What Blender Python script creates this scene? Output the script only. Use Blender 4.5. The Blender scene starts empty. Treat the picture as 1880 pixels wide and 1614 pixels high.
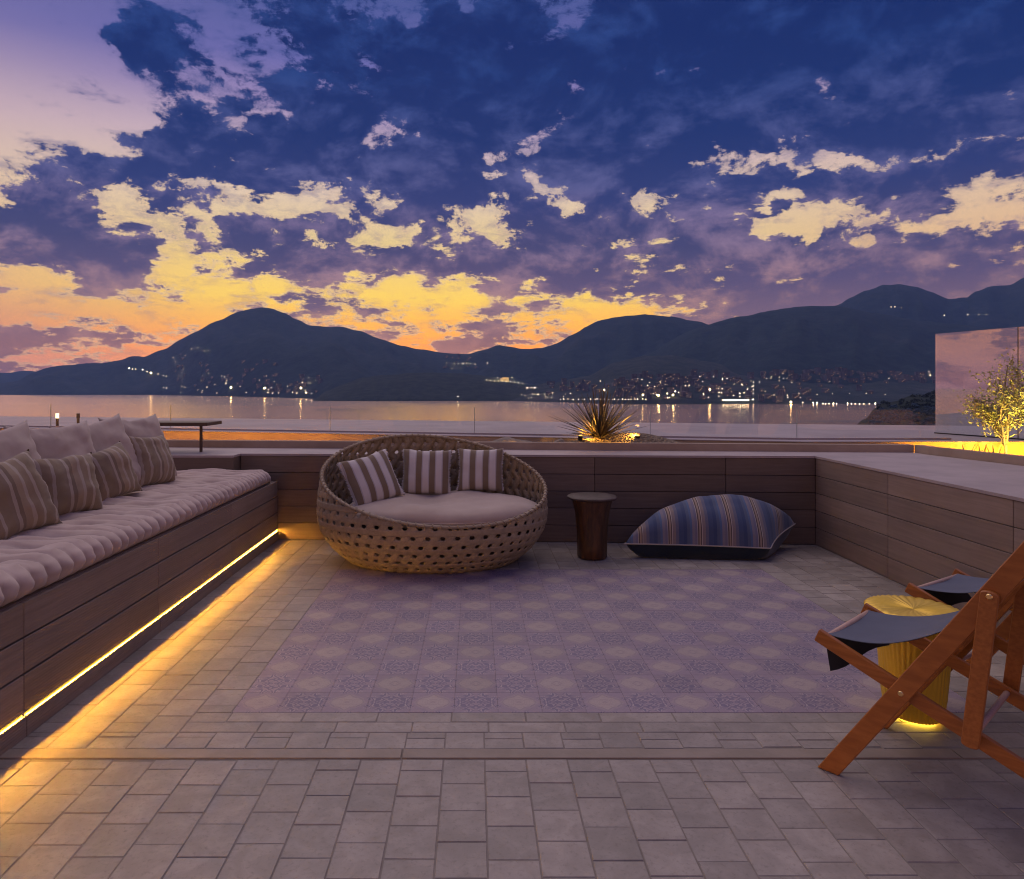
import bpy, bmesh, math, random
from mathutils import Vector, Matrix, noise
from mathutils.bvhtree import BVHTree
R = math.radians
random.seed(7)
sc = bpy.context.scene
COL = sc.collection

# ------------------------------------------------------------------ camera
CAMZ = 1.45
HAZE = 6.8e-5
cam_data = bpy.data.cameras.new('camera')
cam = bpy.data.objects.new('camera', cam_data)
COL.objects.link(cam)
cam.location = (0, 0, CAMZ)
cam.rotation_euler = (R(90), 0, 0)
cam_data.sensor_width = 36
cam_data.lens = 36 * 1250 / 1880
cam_data.shift_x = (940 - 871) / 1880
cam_data.shift_y = -(807 - 710) / 1880
cam_data.clip_start = 0.05
cam_data.clip_end = 40000
sc.camera = cam
sc.view_settings.view_transform = 'Standard'
sc.view_settings.look = 'None'
sc.view_settings.exposure = 0
sc.view_settings.gamma = 1
sc.view_settings.use_curve_mapping = False
sc.cycles.use_denoising = True
sc.cycles.pixel_filter_type = 'BLACKMAN_HARRIS'
sc.cycles.filter_width = 1.1
sc.cycles.sample_clamp_indirect = 6
sc.cycles.max_bounces = 8
sc.cycles.diffuse_bounces = 3
sc.cycles.glossy_bounces = 3
sc.cycles.transparent_max_bounces = 16
sc.cycles.volume_bounces = 1
sc.cycles.caustics_reflective = False
sc.cycles.caustics_refractive = False


# ------------------------------------------------------------------ shader expression helper
class S:
    def __init__(s, nt, sock): s.nt, s.k = nt, sock
    def _m(s, op, *a, clamp=False):
        n = s.nt.nodes.new('ShaderNodeMath'); n.operation = op; n.use_clamp = clamp
        for i, v in enumerate((s,) + a):
            if isinstance(v, S): s.nt.links.new(v.k, n.inputs[i])
            else: n.inputs[i].default_value = v
        return S(s.nt, n.outputs[0])
    def __add__(s, o): return s._m('ADD', o)
    __radd__ = __add__
    def __sub__(s, o): return s._m('SUBTRACT', o)
    def __rsub__(s, o): return (s * -1) + o
    def __mul__(s, o): return s._m('MULTIPLY', o)
    __rmul__ = __mul__
    def __truediv__(s, o): return s._m('DIVIDE', o)
    def abs(s): return s._m('ABSOLUTE')
    def sin(s): return s._m('SINE')
    def cos(s): return s._m('COSINE')
    def frac(s): return s._m('FRACT')
    def pow(s, e): return s._m('POWER', e)
    def max(s, o): return s._m('MAXIMUM', o)
    def min(s, o): return s._m('MINIMUM', o)
    def clamp(s): return s._m('ADD', 0.0, clamp=True)
    def step(s, a, b, lo=0.0, hi=1.0):
        n = s.nt.nodes.new('ShaderNodeMapRange'); n.interpolation_type = 'SMOOTHSTEP'
        s.nt.links.new(s.k, n.inputs[0])
        n.inputs[1].default_value = a; n.inputs[2].default_value = b
        n.inputs[3].default_value = lo; n.inputs[4].default_value = hi
        return S(s.nt, n.outputs[0])


def lin(c):
    return tuple((v / 255 / 12.92) if v / 255 <= 0.04045 else ((v / 255 + 0.055) / 1.055) ** 2.4 for v in c[:3]) + (1.0,)


def combine(nt, x, y, z):
    n = nt.nodes.new('ShaderNodeCombineXYZ')
    for i, v in enumerate((x, y, z)):
        if isinstance(v, S): nt.links.new(v.k, n.inputs[i])
        else: n.inputs[i].default_value = v
    return S(nt, n.outputs[0])


def separate(nt, v):
    n = nt.nodes.new('ShaderNodeSeparateXYZ'); nt.links.new(v.k, n.inputs[0])
    return [S(nt, o) for o in n.outputs]


def noise_tex(nt, v, scale, detail=4, rough=0.55, dist=0.0, dims='3D'):
    n = nt.nodes.new('ShaderNodeTexNoise'); n.noise_dimensions = dims
    if v is not None: nt.links.new(v.k, n.inputs['Vector'])
    n.inputs['Scale'].default_value = scale; n.inputs['Detail'].default_value = detail
    n.inputs['Roughness'].default_value = rough; n.inputs['Distortion'].default_value = dist
    return S(nt, n.outputs[0])


def ramp(nt, f, stops, interp='LINEAR'):
    n = nt.nodes.new('ShaderNodeValToRGB'); n.color_ramp.interpolation = interp
    nt.links.new(f.k, n.inputs[0]); e = n.color_ramp.elements
    while len(e) < len(stops): e.new(0.5)
    for i, (p, c) in enumerate(stops):
        e[i].position = p
    for i, (p, c) in enumerate(stops):
        e[i].color = c if len(c) == 4 else tuple(c) + (1.0,)
    return S(nt, n.outputs[0])


def mixc(nt, f, a, b, mode='MIX'):
    n = nt.nodes.new('ShaderNodeMix'); n.data_type = 'RGBA'; n.blend_type = mode; n.clamp_factor = True
    for v, i in ((f, 0), (a, 6), (b, 7)):
        if isinstance(v, S): nt.links.new(v.k, n.inputs[i])
        elif i == 0: n.inputs[0].default_value = v
        else: n.inputs[i].default_value = v if len(v) == 4 else tuple(v) + (1.0,)
    return S(nt, n.outputs[2])


# ------------------------------------------------------------------ sky
world = bpy.data.worlds.new('World'); sc.world = world; world.use_nodes = True
nt = world.node_tree; nt.nodes.clear()
tc = nt.nodes.new('ShaderNodeTexCoord')
dx, dy, dz = separate(nt, S(nt, tc.outputs['Generated']))
el = dz._m('ARCSINE') * 57.2958
az = dx._m('ARCTAN2', dy) * 57.2958
pv = combine(nt, dx, dy, dz * 1.5)
n_big = noise_tex(nt, pv, 6.5, 12, 0.64, 0.25)
n_fine = noise_tex(nt, combine(nt, dx + 4.3, dy + 1.7, dz * 1.9), 20.0, 9, 0.68, 0.3)
n_str = noise_tex(nt, combine(nt, dx + 2.1, dy, dz * 4.6), 9.0, 10, 0.66, 0.3)
n_med = noise_tex(nt, combine(nt, dx - 3.1, dy, dz * 1.8), 11.0, 7, 0.6, 0.5)
n_veil = noise_tex(nt, combine(nt, dx, dy - 5.0, dz * 3.2), 15.0, 8, 0.7, 0.4)
n_wa = noise_tex(nt, combine(nt, dx + 9.0, dy, dz * 1.2), 8.0, 5, 0.6)
n_wb = noise_tex(nt, combine(nt, dx, dy + 7.0, dz * 1.2), 8.0, 5, 0.6)
azw = az + (n_wa - 0.5) * 15.0
elw = el + (n_wb - 0.5) * 7.5 * el.step(1.0, 14.0, 0.35, 1.0)


def sky_blob(px, py, rx, ry, amp):
    """soft mass of cloud (amp > 0) or a clearing (amp < 0), given by its direction"""
    a = math.atan2(px - 871, 1250); e = math.atan((710 - py) / 1250 * math.cos(a))
    ra = rx / 1250 * 57.2958; re = ry / 1250 * 57.2958
    u = (azw - math.degrees(a)) * (1 / ra); v = (elw - math.degrees(e)) * (1 / re)
    q = u * u + v * v
    return (q * -1.0)._m('EXPONENT') * amp


blobs = [
    # cloud masses
    (560, 110, 110, 150, .40), (820, 170, 300, 100, .38), (1150, 120, 330, 150, .46), (1500, 120, 380, 130, .50), (1800, 60, 300, 200, .45),
    (600, 270, 190, 80, .38), (790, 330, 140, 60, .32), (1130, 300, 160, 80, .32), (620, 290, 120, 50, .2), (1500, 340, 320, 30, .36), (1550, 430, 120, 20, .2),
    (115, 185, 55, 45, .40), (230, 232, 120, 26, .36), (340, 245, 80, 26, .30), (300, 100, 55, 60, .40), (410, 140, 70, 50, .3),
    (150, 300, 50, 16, .30), (60, 350, 50, 40, .30), (160, 400, 160, 50, .42), (100, 465, 230, 46, .55), (380, 320, 110, 22, .32),
    (500, 440, 120, 35, .3), (800, 475, 300, 34, .30), (1200, 430, 250, 40, .30), (1550, 490, 380, 60, .55), (1450, 560, 200, 26, .35), (620, 500, 130, 36, .36), (950, 500, 260, 30, .36), (1750, 540, 260, 50, .45),
    (560, 540, 90, 30, .25), (900, 590, 110, 30, .24), (820, 615, 90, 16, .12), (200, 590, 160, 9, .1),(1500,545,250,14,.3),(60, 625, 160, 22, .24),
    (1700, 440, 110, 14, .1),
    # clearings
    (120, 60, 210, 130, -.50), (430, 60, 60, 70, -.35), (30, 120, 120, 200, -.40), (60, 260, 110, 50, -.40), (300, 312, 130, 18, .34), (450, 335, 90, 36, .34), (330, 375, 90, 12, .26), (200, 262, 60, 12, -.2), (375, 445, 62, 34, -.42), (620, 365, 60, 26, -.36),
    (700, 20, 50, 34, -.85), (855, 25, 30, 25, -.7), (905, 262, 62, 26, -.75), (710, 232, 40, 36, -.65), (895, 405, 28, 28, -.50), (1050, 380, 22, 20, -.6), (870, 310, 20, 20, -.3), (980, 345, 16, 14, -.3), (690, 335, 12, 22, -.3),
    (1370, 278, 60, 12, -.55), (1480, 285, 40, 10, -.35), (1560, 300, 55, 20, -.5), (1675, 280, 50, 20, -.5), (1740, 170, 46, 42, -.38), (1800, 390, 110, 17, -.50), (1610, 395, 50, 14, -.4),
    (1830, 445, 60, 9, -.4), (1450, 395, 60, 16, -.4), (1150, 142, 46, 14, -.55), (1250, 142, 40, 12, -.5), (1390, 205, 80, 18, -.5), (1290, 355, 14, 20, -.4), (1480, 400, 50, 14, -.4),
    (740, 545, 190, 34, -.55), (1100, 570, 160, 22, -.50), (1180, 490, 80, 14, -.5), (1315, 478, 30, 14, -.4), (300, 500, 70, 34, -.42), (120, 560, 260, 42, -.42), (490, 535, 80, 22, -.3),
    (740, 437, 60, 10, -.35), (1530, 552, 40, 10, -.4),
    (470, 400, 110, 10, -.20),
]
cover = None
for b in blobs:
    k = sky_blob(*b)
    cover = k if cover is None else cover + k
lowf = el.step(7.0, 15.0)            # 0 near the horizon, 1 high up
shape = n_big * lowf + n_str * (1 - lowf)
dens = (shape - 0.5) * 2.7 + (n_med - 0.5) * 1.5 + (n_fine - 0.5) * 2.3 + cover * 1.0 + 0.06
alpha = dens.step(-0.02, 0.26)
thick = dens.step(0.10, 0.75)
e01 = (el / 90.0).clamp()
E = lambda d: d / 90.0
clear = ramp(nt, e01, [(0, (1.35, .45, .20, 1)), (E(1.8), (1.6, .50, .09, 1)), (E(3.2), (1.8, .56, .01, 1)), (E(5.2), (1.7, .76, .01, 1)),
                       (E(7.2), (1.5, .95, .07, 1)), (E(11.5), lin((255, 222, 140))), (E(15.5), lin((240, 212, 184))), (E(19), lin((212, 184, 194))),
                       (E(22), lin((160, 140, 186))), (E(25), lin((108, 106, 172))), (E(30), lin((72, 86, 150))), (E(50), lin((66, 76, 140))), (1, lin((60, 68, 130)))])
# sunset glow brighter towards where the sun went down, pinker away from it
glow = ((az + 3.0) * (1 / 30.0)); glow = ((glow * glow) * -1.0)._m('EXPONENT')
pink = ramp(nt, e01, [(0, (.85, .36, .30, 1)), (E(4), (1.1, .42, .17, 1)), (E(9), (1.0, .58, .26, 1)), (E(14), lin((240, 206, 172))), (E(18.5), lin((208, 178, 184))), (E(24), lin((120, 112, 168))), (E(40), lin((98, 98, 160))), (1, lin((90, 90, 150)))])
clear = mixc(nt, glow.step(0.02, 0.85), pink, clear)
cloudc = ramp(nt, e01, [(0, lin((150, 104, 110))), (E(3), lin((176, 116, 96))), (E(5.5), lin((140, 104, 112))), (E(8), lin((98, 80, 112))), (E(11), lin((66, 64, 108))),
                        (E(15), lin((36, 52, 112))), (E(20), lin((4, 40, 104))), (E(27), lin((0, 34, 98))), (E(40), lin((30, 50, 108))), (1, lin((50, 60, 112)))])
lightc = ramp(nt, e01, [(0, lin((206, 130, 110))), (E(6), lin((206, 150, 128))), (E(11), lin((152, 124, 150))), (E(16), lin((90, 92, 145))), (E(24), lin((32, 64, 130))), (1, lin((80, 80, 140)))])
pvs = combine(nt, dx, dy, dz * 1.5 - 0.03)
n_sh = noise_tex(nt, pvs, 6.5, 12, 0.64, 0.25)
relief = (n_sh - n_big) * 3.0 + (n_fine - 0.5) * 1.0
shade = (n_sh - n_big) * 3.5 + (n_med - 0.5) * 2.2 + (n_fine - 0.5) * 0.9 + 0.34 - thick * 0.30
cl = mixc(nt, shade.step(-0.15, 0.95), cloudc, lightc)
veil = ((n_veil - 0.5) * 2.2 + dens * 0.8 + 0.30).step(0.0, 0.75) * 0.55
clear = mixc(nt, veil, clear, lightc)
skyc = mixc(nt, alpha, clear, cl)
# thin gilded edges where the low light catches the rims
rim = dens.step(-.03, .05) * (1 - dens.step(.07, .22)) * el.step(21.0, 9.0) * glow.step(.0, .6)
skyc = mixc(nt, rim * .5, skyc, (1.25, .86, .42, 1))
bgn = nt.nodes.new('ShaderNodeBackground'); nt.links.new(skyc.k, bgn.inputs[0]); bgn.inputs[1].default_value = 1.0
nis = nt.nodes.new('ShaderNodeTexSky'); nis.sky_type = 'NISHITA'; nis.sun_disc = False
nis.sun_elevation = R(1.0); nis.sun_rotation = R(-3)
bg2 = nt.nodes.new('ShaderNodeBackground'); nt.links.new(nis.outputs[0], bg2.inputs[0]); bg2.inputs[1].default_value = 0.004
addn = nt.nodes.new('ShaderNodeAddShader'); nt.links.new(bgn.outputs[0], addn.inputs[0]); nt.links.new(bg2.outputs[0], addn.inputs[1])
outn = nt.nodes.new('ShaderNodeOutputWorld'); nt.links.new(addn.outputs[0], outn.inputs[0])
world.cycles.sampling_method = 'MANUAL'; world.cycles.sample_map_resolution = 512

# soft afterglow: one wide sun lamp
sun_d = bpy.data.lights.new('afterglow_sun', 'SUN'); sun_d.energy = 1.45; sun_d.angle = R(75); sun_d.color = (1.0, 0.79, 0.66)
sun = bpy.data.objects.new('afterglow_sun', sun_d); COL.objects.link(sun)
sun.rotation_euler = Vector((.22, -.55, -1)).to_track_quat('-Z', 'Y').to_euler()

# ------------------------------------------------------------------ object helpers
def tag(o, label=None, cat=None, group=None, kind=None):
    if label: o['label'] = label
    if cat: o['category'] = cat
    if group: o['group'] = group
    if kind: o['kind'] = kind
    return o


def empty(name, loc=(0, 0, 0), rz=0.0, label=None, cat=None, group=None, kind=None):
    o = bpy.data.objects.new(name, None); COL.objects.link(o)
    o.location = loc; o.rotation_euler = (0, 0, rz); o.empty_display_size = 0.1
    return tag(o, label, cat, group, kind)


def link(name, me, parent=None, loc=None, rot=None):
    o = bpy.data.objects.new(name, me); COL.objects.link(o)
    if parent is not None: o.parent = parent
    if loc is not None: o.location = loc
    if rot is not None: o.rotation_euler = rot
    return o


class MB:
    def __init__(s): s.v, s.f = [], []
    def quad(s, *p):
        n = len(s.v); s.v += [tuple(q) for q in p]; s.f.append(tuple(range(n, n + len(p))))
    def box(s, x0, x1, y0, y1, z0, z1, M=None):
        p = [(x, y, z) for z in (z0, z1) for y in (y0, y1) for x in (x0, x1)]
        if M is not None: p = [tuple(M @ Vector(q)) for q in p]
        n = len(s.v); s.v += p
        s.f += [tuple(n + i for i in f) for f in ((0, 2, 3, 1), (4, 5, 7, 6), (0, 1, 5, 4), (2, 6, 7, 3), (0, 4, 6, 2), (1, 3, 7, 5))]
    def prism(s, pts, z0, z1):
        """pts counter-clockwise seen from above; z0/z1 numbers"""
        n = len(s.v); k = len(pts)
        s.v += [(x, y, z0) for x, y in pts] + [(x, y, z1) for x, y in pts]
        s.f.append(tuple(n + k - 1 - i for i in range(k))); s.f.append(tuple(n + k + i for i in range(k)))
        for i in range(k):
            j = (i + 1) % k; s.f.append((n + i, n + j, n + k + j, n + k + i))
    def tube(s, pts, rad, seg=8, cap=True):
        pts = [Vector(p) for p in pts]; k = len(pts)
        if not hasattr(rad, '__len__'): rad = [rad] * k
        n = len(s.v); t = (pts[1] - pts[0]).normalized()
        up = Vector((0, 0, 1)) if abs(t.z) < 0.9 else Vector((1, 0, 0))
        a = t.cross(up).normalized()
        for i, p in enumerate(pts):
            t = (pts[min(i + 1, k - 1)] - pts[max(i - 1, 0)]).normalized()
            a = (a - t * a.dot(t)).normalized(); b = t.cross(a)
            for j in range(seg):
                th = 2 * math.pi * j / seg
                s.v.append(tuple(p + (a * math.cos(th) + b * math.sin(th)) * rad[i]))
        for i in range(k - 1):
            for j in range(seg):
                j2 = (j + 1) % seg
                s.f.append((n + i * seg + j, n + i * seg + j2, n + (i + 1) * seg + j2, n + (i + 1) * seg + j))
        if cap:
            s.f.append(tuple(n + seg - 1 - j for j in range(seg))); s.f.append(tuple(n + (k - 1) * seg + j for j in range(seg)))
    def grid(s, P, wrap_u=False, wrap_v=False):
        """P[i][j] points"""
        n = len(s.v); a = len(P); b = len(P[0])
        for row in P: s.v += [tuple(q) for q in row]
        for i in range(a if wrap_u else a - 1):
            for j in range(b if wrap_v else b - 1):
                i2, j2 = (i + 1) % a, (j + 1) % b
                s.f.append((n + i * b + j, n + i2 * b + j, n + i2 * b + j2, n + i * b + j2))
    def mesh(s, name, mat=None, smooth=False, bevel=0.0, bseg=1):
        me = bpy.data.meshes.new(name); me.from_pydata(s.v, [], s.f)
        if bevel:
            bm = bmesh.new(); bm.from_mesh(me)
            bmesh.ops.bevel(bm, geom=bm.edges[:], offset=bevel, segments=bseg, affect='EDGES', profile=0.6)
            bm.to_mesh(me); bm.free()
        if smooth: me.polygons.foreach_set('use_smooth', [True] * len(me.polygons))
        if mat: me.materials.append(mat)
        me.update()
        return me
    def build(s, name, mat, parent=None, smooth=False, bevel=0.0, bseg=1, loc=None, rot=None):
        return link(name, s.mesh(name, mat, smooth, bevel, bseg), parent, loc, rot)


def new_mat(name):
    m = bpy.data.materials.new(name); m.use_nodes = True
    nt = m.node_tree; b = nt.nodes['Principled BSDF']
    return m, nt, b


def coords(nt, kind='Object', scale=(1, 1, 1)):
    if kind == 'World':
        g = nt.nodes.new('ShaderNodeNewGeometry'); o = g.outputs['Position']
    else:
        t = nt.nodes.new('ShaderNodeTexCoord'); o = t.outputs[kind]
    mp = nt.nodes.new('ShaderNodeVectorMath'); mp.operation = 'MULTIPLY'
    nt.links.new(o, mp.inputs[0]); mp.inputs[1].default_value = scale
    return S(nt, mp.outputs[0])


def obj_rand(nt):
    n = nt.nodes.new('ShaderNodeObjectInfo'); return S(nt, n.outputs['Random'])


def bump(nt, b, h, strength, dist=0.01):
    n = nt.nodes.new('ShaderNodeBump'); n.inputs['Strength'].default_value = strength; n.inputs['Distance'].default_value = dist
    nt.links.new(h.k, n.inputs['Height']); nt.links.new(n.outputs[0], b.inputs['Normal'])


def pmat(name, c1, c2, scale=8, rough=0.6, bscale=60, bstr=0.2, bdist=0.004, stretch=(1, 1, 1), rnd=0.15, metallic=0.0, kind='Object', rough_var=0.1, spec=0.5, sheen=0.0):
    m, nt, b = new_mat(name)
    v = coords(nt, kind, stretch)
    n = noise_tex(nt, v, scale, 6, 0.6)
    col = mixc(nt, n.step(0.3, 0.7), c1, c2)
    if rnd:
        r = obj_rand(nt) * (2 * rnd) + (1 - rnd)
        k = combine(nt, r, r, r)
        col = mixc(nt, 1.0, col, k, 'MULTIPLY')
    nt.links.new(col.k, b.inputs['Base Color'])
    rr = n * rough_var + (rough - rough_var / 2)
    nt.links.new(rr.k, b.inputs['Roughness'])
    b.inputs['Metallic'].default_value = metallic
    b.inputs['Specular IOR Level'].default_value = spec
    if sheen: b.inputs['Sheen Weight'].default_value = sheen
    if bstr: bump(nt, b, noise_tex(nt, v, bscale, 4, 0.6), bstr, bdist)
    return m


def emat(name, col, strength):
    m, nt, b = new_mat(name)
    nt.nodes.remove(b)
    e = nt.nodes.new('ShaderNodeEmission'); e.inputs[0].default_value = tuple(col) + (1,); e.inputs[1].default_value = strength
    nt.links.new(e.outputs[0], nt.nodes['Material Output'].inputs[0])
    return m


M = {}
M['grout'] = pmat('grout', (.21, .175, .145), (.26, .22, .185), 20, .9, rnd=0, kind='World')
# stone pavers: each its own tone, cloudy marks on the face
def stone(name, ca, cb, cc):
    m, nt, b = new_mat(name)
    v = coords(nt, 'World'); rn = obj_rand(nt)
    v4 = noise_tex(nt, v, 9, 7, .62, .6); v5 = noise_tex(nt, v, 55, 5, .7); v6 = noise_tex(nt, v, 1.3, 3, .5)
    col = mixc(nt, v4.step(.35, .7), ca, cb)
    col = mixc(nt, (v5.step(.50, .74) * .6), col, cc)
    t = rn * .26 + .82 + (v6 - .5) * .5
    col = mixc(nt, 1.0, col, combine(nt, t, t, t * .99), 'MULTIPLY')
    nt.links.new(col.k, b.inputs['Base Color'])
    nt.links.new((v4 * .25 + .34 + rn * .1).k, b.inputs['Roughness'])
    bump(nt, b, v5 * .5 + v4 * .6, .35, .004)
    return m
M['paver'] = stone('paver_stone', (.272, .232, .203), (.358, .308, .272), (.175, .145, .122))
M['strip'] = pmat('threshold_stone', (.25, .20, .155), (.31, .25, .20), 7, .6, kind='World', rnd=.05)


def ornament():
    m, nt, b = new_mat('patterned_tile_print')
    v = coords(nt, 'World'); x, y, z = separate(nt, v)
    P = 0.3953
    w = noise_tex(nt, v, 3.0, 2, .5)
    u = (x + 1.08) * (1 / P) + .25; t = (y - 3.03) * (1 / P) + .25
    cu = (u * 6.28319).cos(); ct = (t * 6.28319).cos()
    A_ = ((u + .5).frac() - .5).abs() * 2; B_ = ((t + .5).frac() - .5).abs() * 2
    sm = A_ + B_ * .92
    d_ = sm.min(2.0 - sm)
    fu = (((u * 2).frac() - .5).abs()); ft = (((t * 2).frac() - .5).abs())
    fv = combine(nt, fu, ft, 0.0)
    n1 = noise_tex(nt, fv, 3.6, 0, .4, .8)
    n2 = noise_tex(nt, fv, 6.5, 0, .5, 1.0)
    dj = d_ + (n1 - .5) * .35
    light = dj.step(.62, .40) * .62; inkzone = dj.step(.60, .70) * ((A_ - B_).abs() + (n1 - .5) * .5).step(.10, .28)
    lines = ((n1 * 5.0 + .2).frac() - .5).abs().step(.25, .19)
    fine = ((n2 * 4.0).frac() - .5).abs().step(.18, .10)
    base = mixc(nt, light, (.265, .200, .240), (.42, .34, .275))
    base = mixc(nt, inkzone * lines * .68, base, (.10, .085, .165))
    base = mixc(nt, inkzone * (1 - lines) * fine * .6, base, (.46, .40, .36))
    base = mixc(nt, (1 - inkzone) * fine * .22, base, (.17, .14, .19))
    base = mixc(nt, light * fine * .28, base, (.27, .205, .20))
    ring = (dj - .45).abs().step(.05, .015)
    base = mixc(nt, ring * .45, base, (.17, .13, .19))
    core = (d_ - .12).abs().step(.035, .015)
    base = mixc(nt, core * .4, base, (.20, .15, .19))
    wear = noise_tex(nt, v, 5.0, 6, .65).step(.25, .75)
    base = mixc(nt, wear * .22, base, (.33, .27, .29))
    rn = obj_rand(nt); k = rn * .16 + .92
    base = mixc(nt, 1.0, base, combine(nt, k, k, k), 'MULTIPLY')
    nt.links.new(base.k, b.inputs['Base Color'])
    nt.links.new((wear * .2 + .42).k, b.inputs['Roughness'])
    bump(nt, b, noise_tex(nt, v, 60, 4, .6), .15, .003)
    return m
M['ornament'] = ornament()


def board_mat(name, c1, c2, ribs, axis):
    m, nt, b = new_mat(name)
    v = coords(nt, 'World'); x, y, z = separate(nt, v); rn = obj_rand(nt)
    st = (1, 6, 30) if axis == 'y' else (6, 1, 30)
    st = (30, 1.2, 30) if axis == 'y' else (1.2, 30, 30)
    vv = coords(nt, 'World', st)
    g = noise_tex(nt, vv, 1.6, 6, .65)
    col = mixc(nt, g.step(.25, .75), c1, c2)
    col = mixc(nt, noise_tex(nt, v, 2.2, 5, .6).step(.35, .8) * .35, col, tuple(q * .72 for q in c1))
    k = rn * .34 + .83
    col = mixc(nt, 1.0, col, combine(nt, k, k, k), 'MULTIPLY')
    nt.links.new(col.k, b.inputs['Base Color']); b.inputs['Roughness'].default_value = .62
    h = g * .4
    if ribs: h = h + ((z * (6.28319 / ribs)).sin() * .5)
    bump(nt, b, h, .5 if ribs else .4, .002)
    return m
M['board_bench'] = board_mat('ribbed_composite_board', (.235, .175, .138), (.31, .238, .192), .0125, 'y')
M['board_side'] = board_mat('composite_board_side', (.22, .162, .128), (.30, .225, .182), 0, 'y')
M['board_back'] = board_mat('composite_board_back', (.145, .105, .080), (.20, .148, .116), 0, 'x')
M['backing'] = pmat('dark_backing', (.02, .016, .014), (.03, .024, .02), 10, .9, rnd=0)
M['cap'] = pmat('stone_cap', (.36, .30, .29), (.46, .385, .37), 3, .6, 40, .12, kind='World', rnd=.03)
M['slab'] = pmat('roof_slab', (.34, .285, .29), (.43, .37, .37), 1.2, .62, 30, .1, kind='World', rnd=.0)
M['render'] = pmat('warm_render', (.42, .33, .24), (.50, .40, .30), 3, .8, 50, .2, kind='World', rnd=0)
M['tan'] = pmat('planter_render', (.34, .26, .19), (.42, .33, .25), 3, .8, 50, .2, kind='World', rnd=0)


# ------------------------------------------------------------------ distant land
def P3(px, py, Y):
    return Vector(((px - 871) / 1250 * Y, Y, CAMZ + (710 - py) / 1250 * Y))


def interp(prof, x):
    if x <= prof[0][0]: return prof[0][1]
    for (a, b), (c, d) in zip(prof, prof[1:]):
        if x <= c:
            t = (x - a) / (c - a); t = t * t * (3 - 2 * t) * .5 + t * .5
            return b + (d - b) * t
    return prof[-1][1]


SEA = -40.0


def land_mat(name, c1, c2, sc_, cr=None, rocky=0.0):
    m, nt, b = new_mat(name)
    v = coords(nt, 'World')
    n = noise_tex(nt, v, sc_, 9, .68); n2 = noise_tex(nt, v, sc_ * .15, 5, .6)
    col = mixc(nt, n.step(.32, .68), c1, c2)
    if cr: col = mixc(nt, n2.step(.52, .70) * rocky, col, cr)
    nt.links.new(col.k, b.inputs['Base Color']); b.inputs['Roughness'].default_value = .95
    b.inputs['Specular IOR Level'].default_value = .1
    bump(nt, b, n, .9, 12)
    return m
M['forest'] = land_mat('forested_slope', (.010, .022, .030), (.022, .040, .044), .02, (.05, .06, .065), .3)  # part of the blue of distant haze is put into this slope colour
M['forest_near'] = land_mat('dark_pine_slope', (.014, .022, .018), (.034, .046, .034), .03)
M['town_slope'] = land_mat('town_slope', (.018, .030, .030), (.040, .050, .048), .02, (.09, .085, .09), .5)

terrain_tris = []


def ridge(name, prof, Yc, Yb, mat, seed, rough=26.0, x0=None, x1=None, base=SEA, step=7, ytop_noise=1.6, pw=0.85):
    x0 = prof[0][0] if x0 is None else x0; x1 = prof[-1][0] if x1 is None else x1
    mb = MB(); rows = 26; G = []
    n = int((x1 - x0) / step) + 1
    for i in range(n):
        px = x0 + i * (x1 - x0) / (n - 1)
        yt = interp(prof, px) + ytop_noise * noise.fractal(Vector((px * .035, seed, 0)), 1.0, 2.0, 4) * 1.2
        yc = Yc(px) if callable(Yc) else Yc
        yb = Yb(px) if callable(Yb) else Yb
        top = CAMZ + (710 - yt) / 1250 * yc
        ucol = []
        for j in range(rows + 8):
            if j <= rows:
                t = j / rows
                Y = yb + (yc - yb) * t
                hz = base + (max(top, base + .5) - base) * (t ** pw)
                g = noise.fractal(Vector((px * .012 * 1.0, Y * .0012, seed)), .9, 2.1, 7)
                hz += g * rough * math.sin(math.pi * t) * min(1, (top - base) / 120)
            else:
                t = (j - rows) / 7
                Y = yc + (yc - yb) * t * 1.1
                hz = top + (base - 5 - top) * t ** 1.1 if top > base else base - 5
            if j == 0: hz = base - 3
            ucol.append(((px - 871) / 1250 * min(Y, yc * 1.0 if j <= rows else Y), Y, hz))
        G.append(ucol)
    mb.grid(G)
    o = mb.build(name, mat, smooth=True)
    o['kind'] = 'structure'
    off = len(terrain_tris)
    terrain_tris.append((mb.v, mb.f))
    return o


ridge('far_mountains', [(-500, 676), (-200, 680), (-60, 688), (0, 684), (60, 681), (130, 690), (200, 706)], 6200, 5000, M['forest'], 1.1, 20)
ridge('left_mountain', [(-60, 716), (30, 700), (60, 684), (90, 674), (130, 669), (180, 667), (225, 661), (240, 655), (265, 655), (300, 641), (330, 624), (360, 608), (400, 589), (440, 573), (460, 567), (480, 565), (500, 566),
      (520, 575), (545, 587), (570, 597), (600, 600), (630, 600), (660, 607), (700, 624), (740, 636), (770, 641), (820, 649), (880, 650), (960, 668), (1080, 700)], 4300, lambda x: 3400 if x < 280 else 3400 - min(1, (x - 280) / 330) * 1150, M['forest'], 2.3, 60)
ridge('saddle_mountain', [(700, 690), (800, 660), (860, 650), (890, 642), (915, 633), (935, 636), (960, 641), (990, 640), (1020, 631), (1050, 616), (1075, 600), (1100, 588), (1140, 581), (1185, 577), (1230, 581), (1280, 590), (1330, 606), (1400, 640), (1500, 690)], 3900, 2600, M['forest'], 4.1, 60)
ridge('dark_headland', [(575, 733), (600, 719), (630, 706), (670, 693), (710, 688), (760, 685), (830, 685), (880, 689), (920, 697), (960, 706), (1000, 716), (1040, 728)], 2350, 1960, M['forest_near'], 5.7, 14, step=5)
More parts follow.
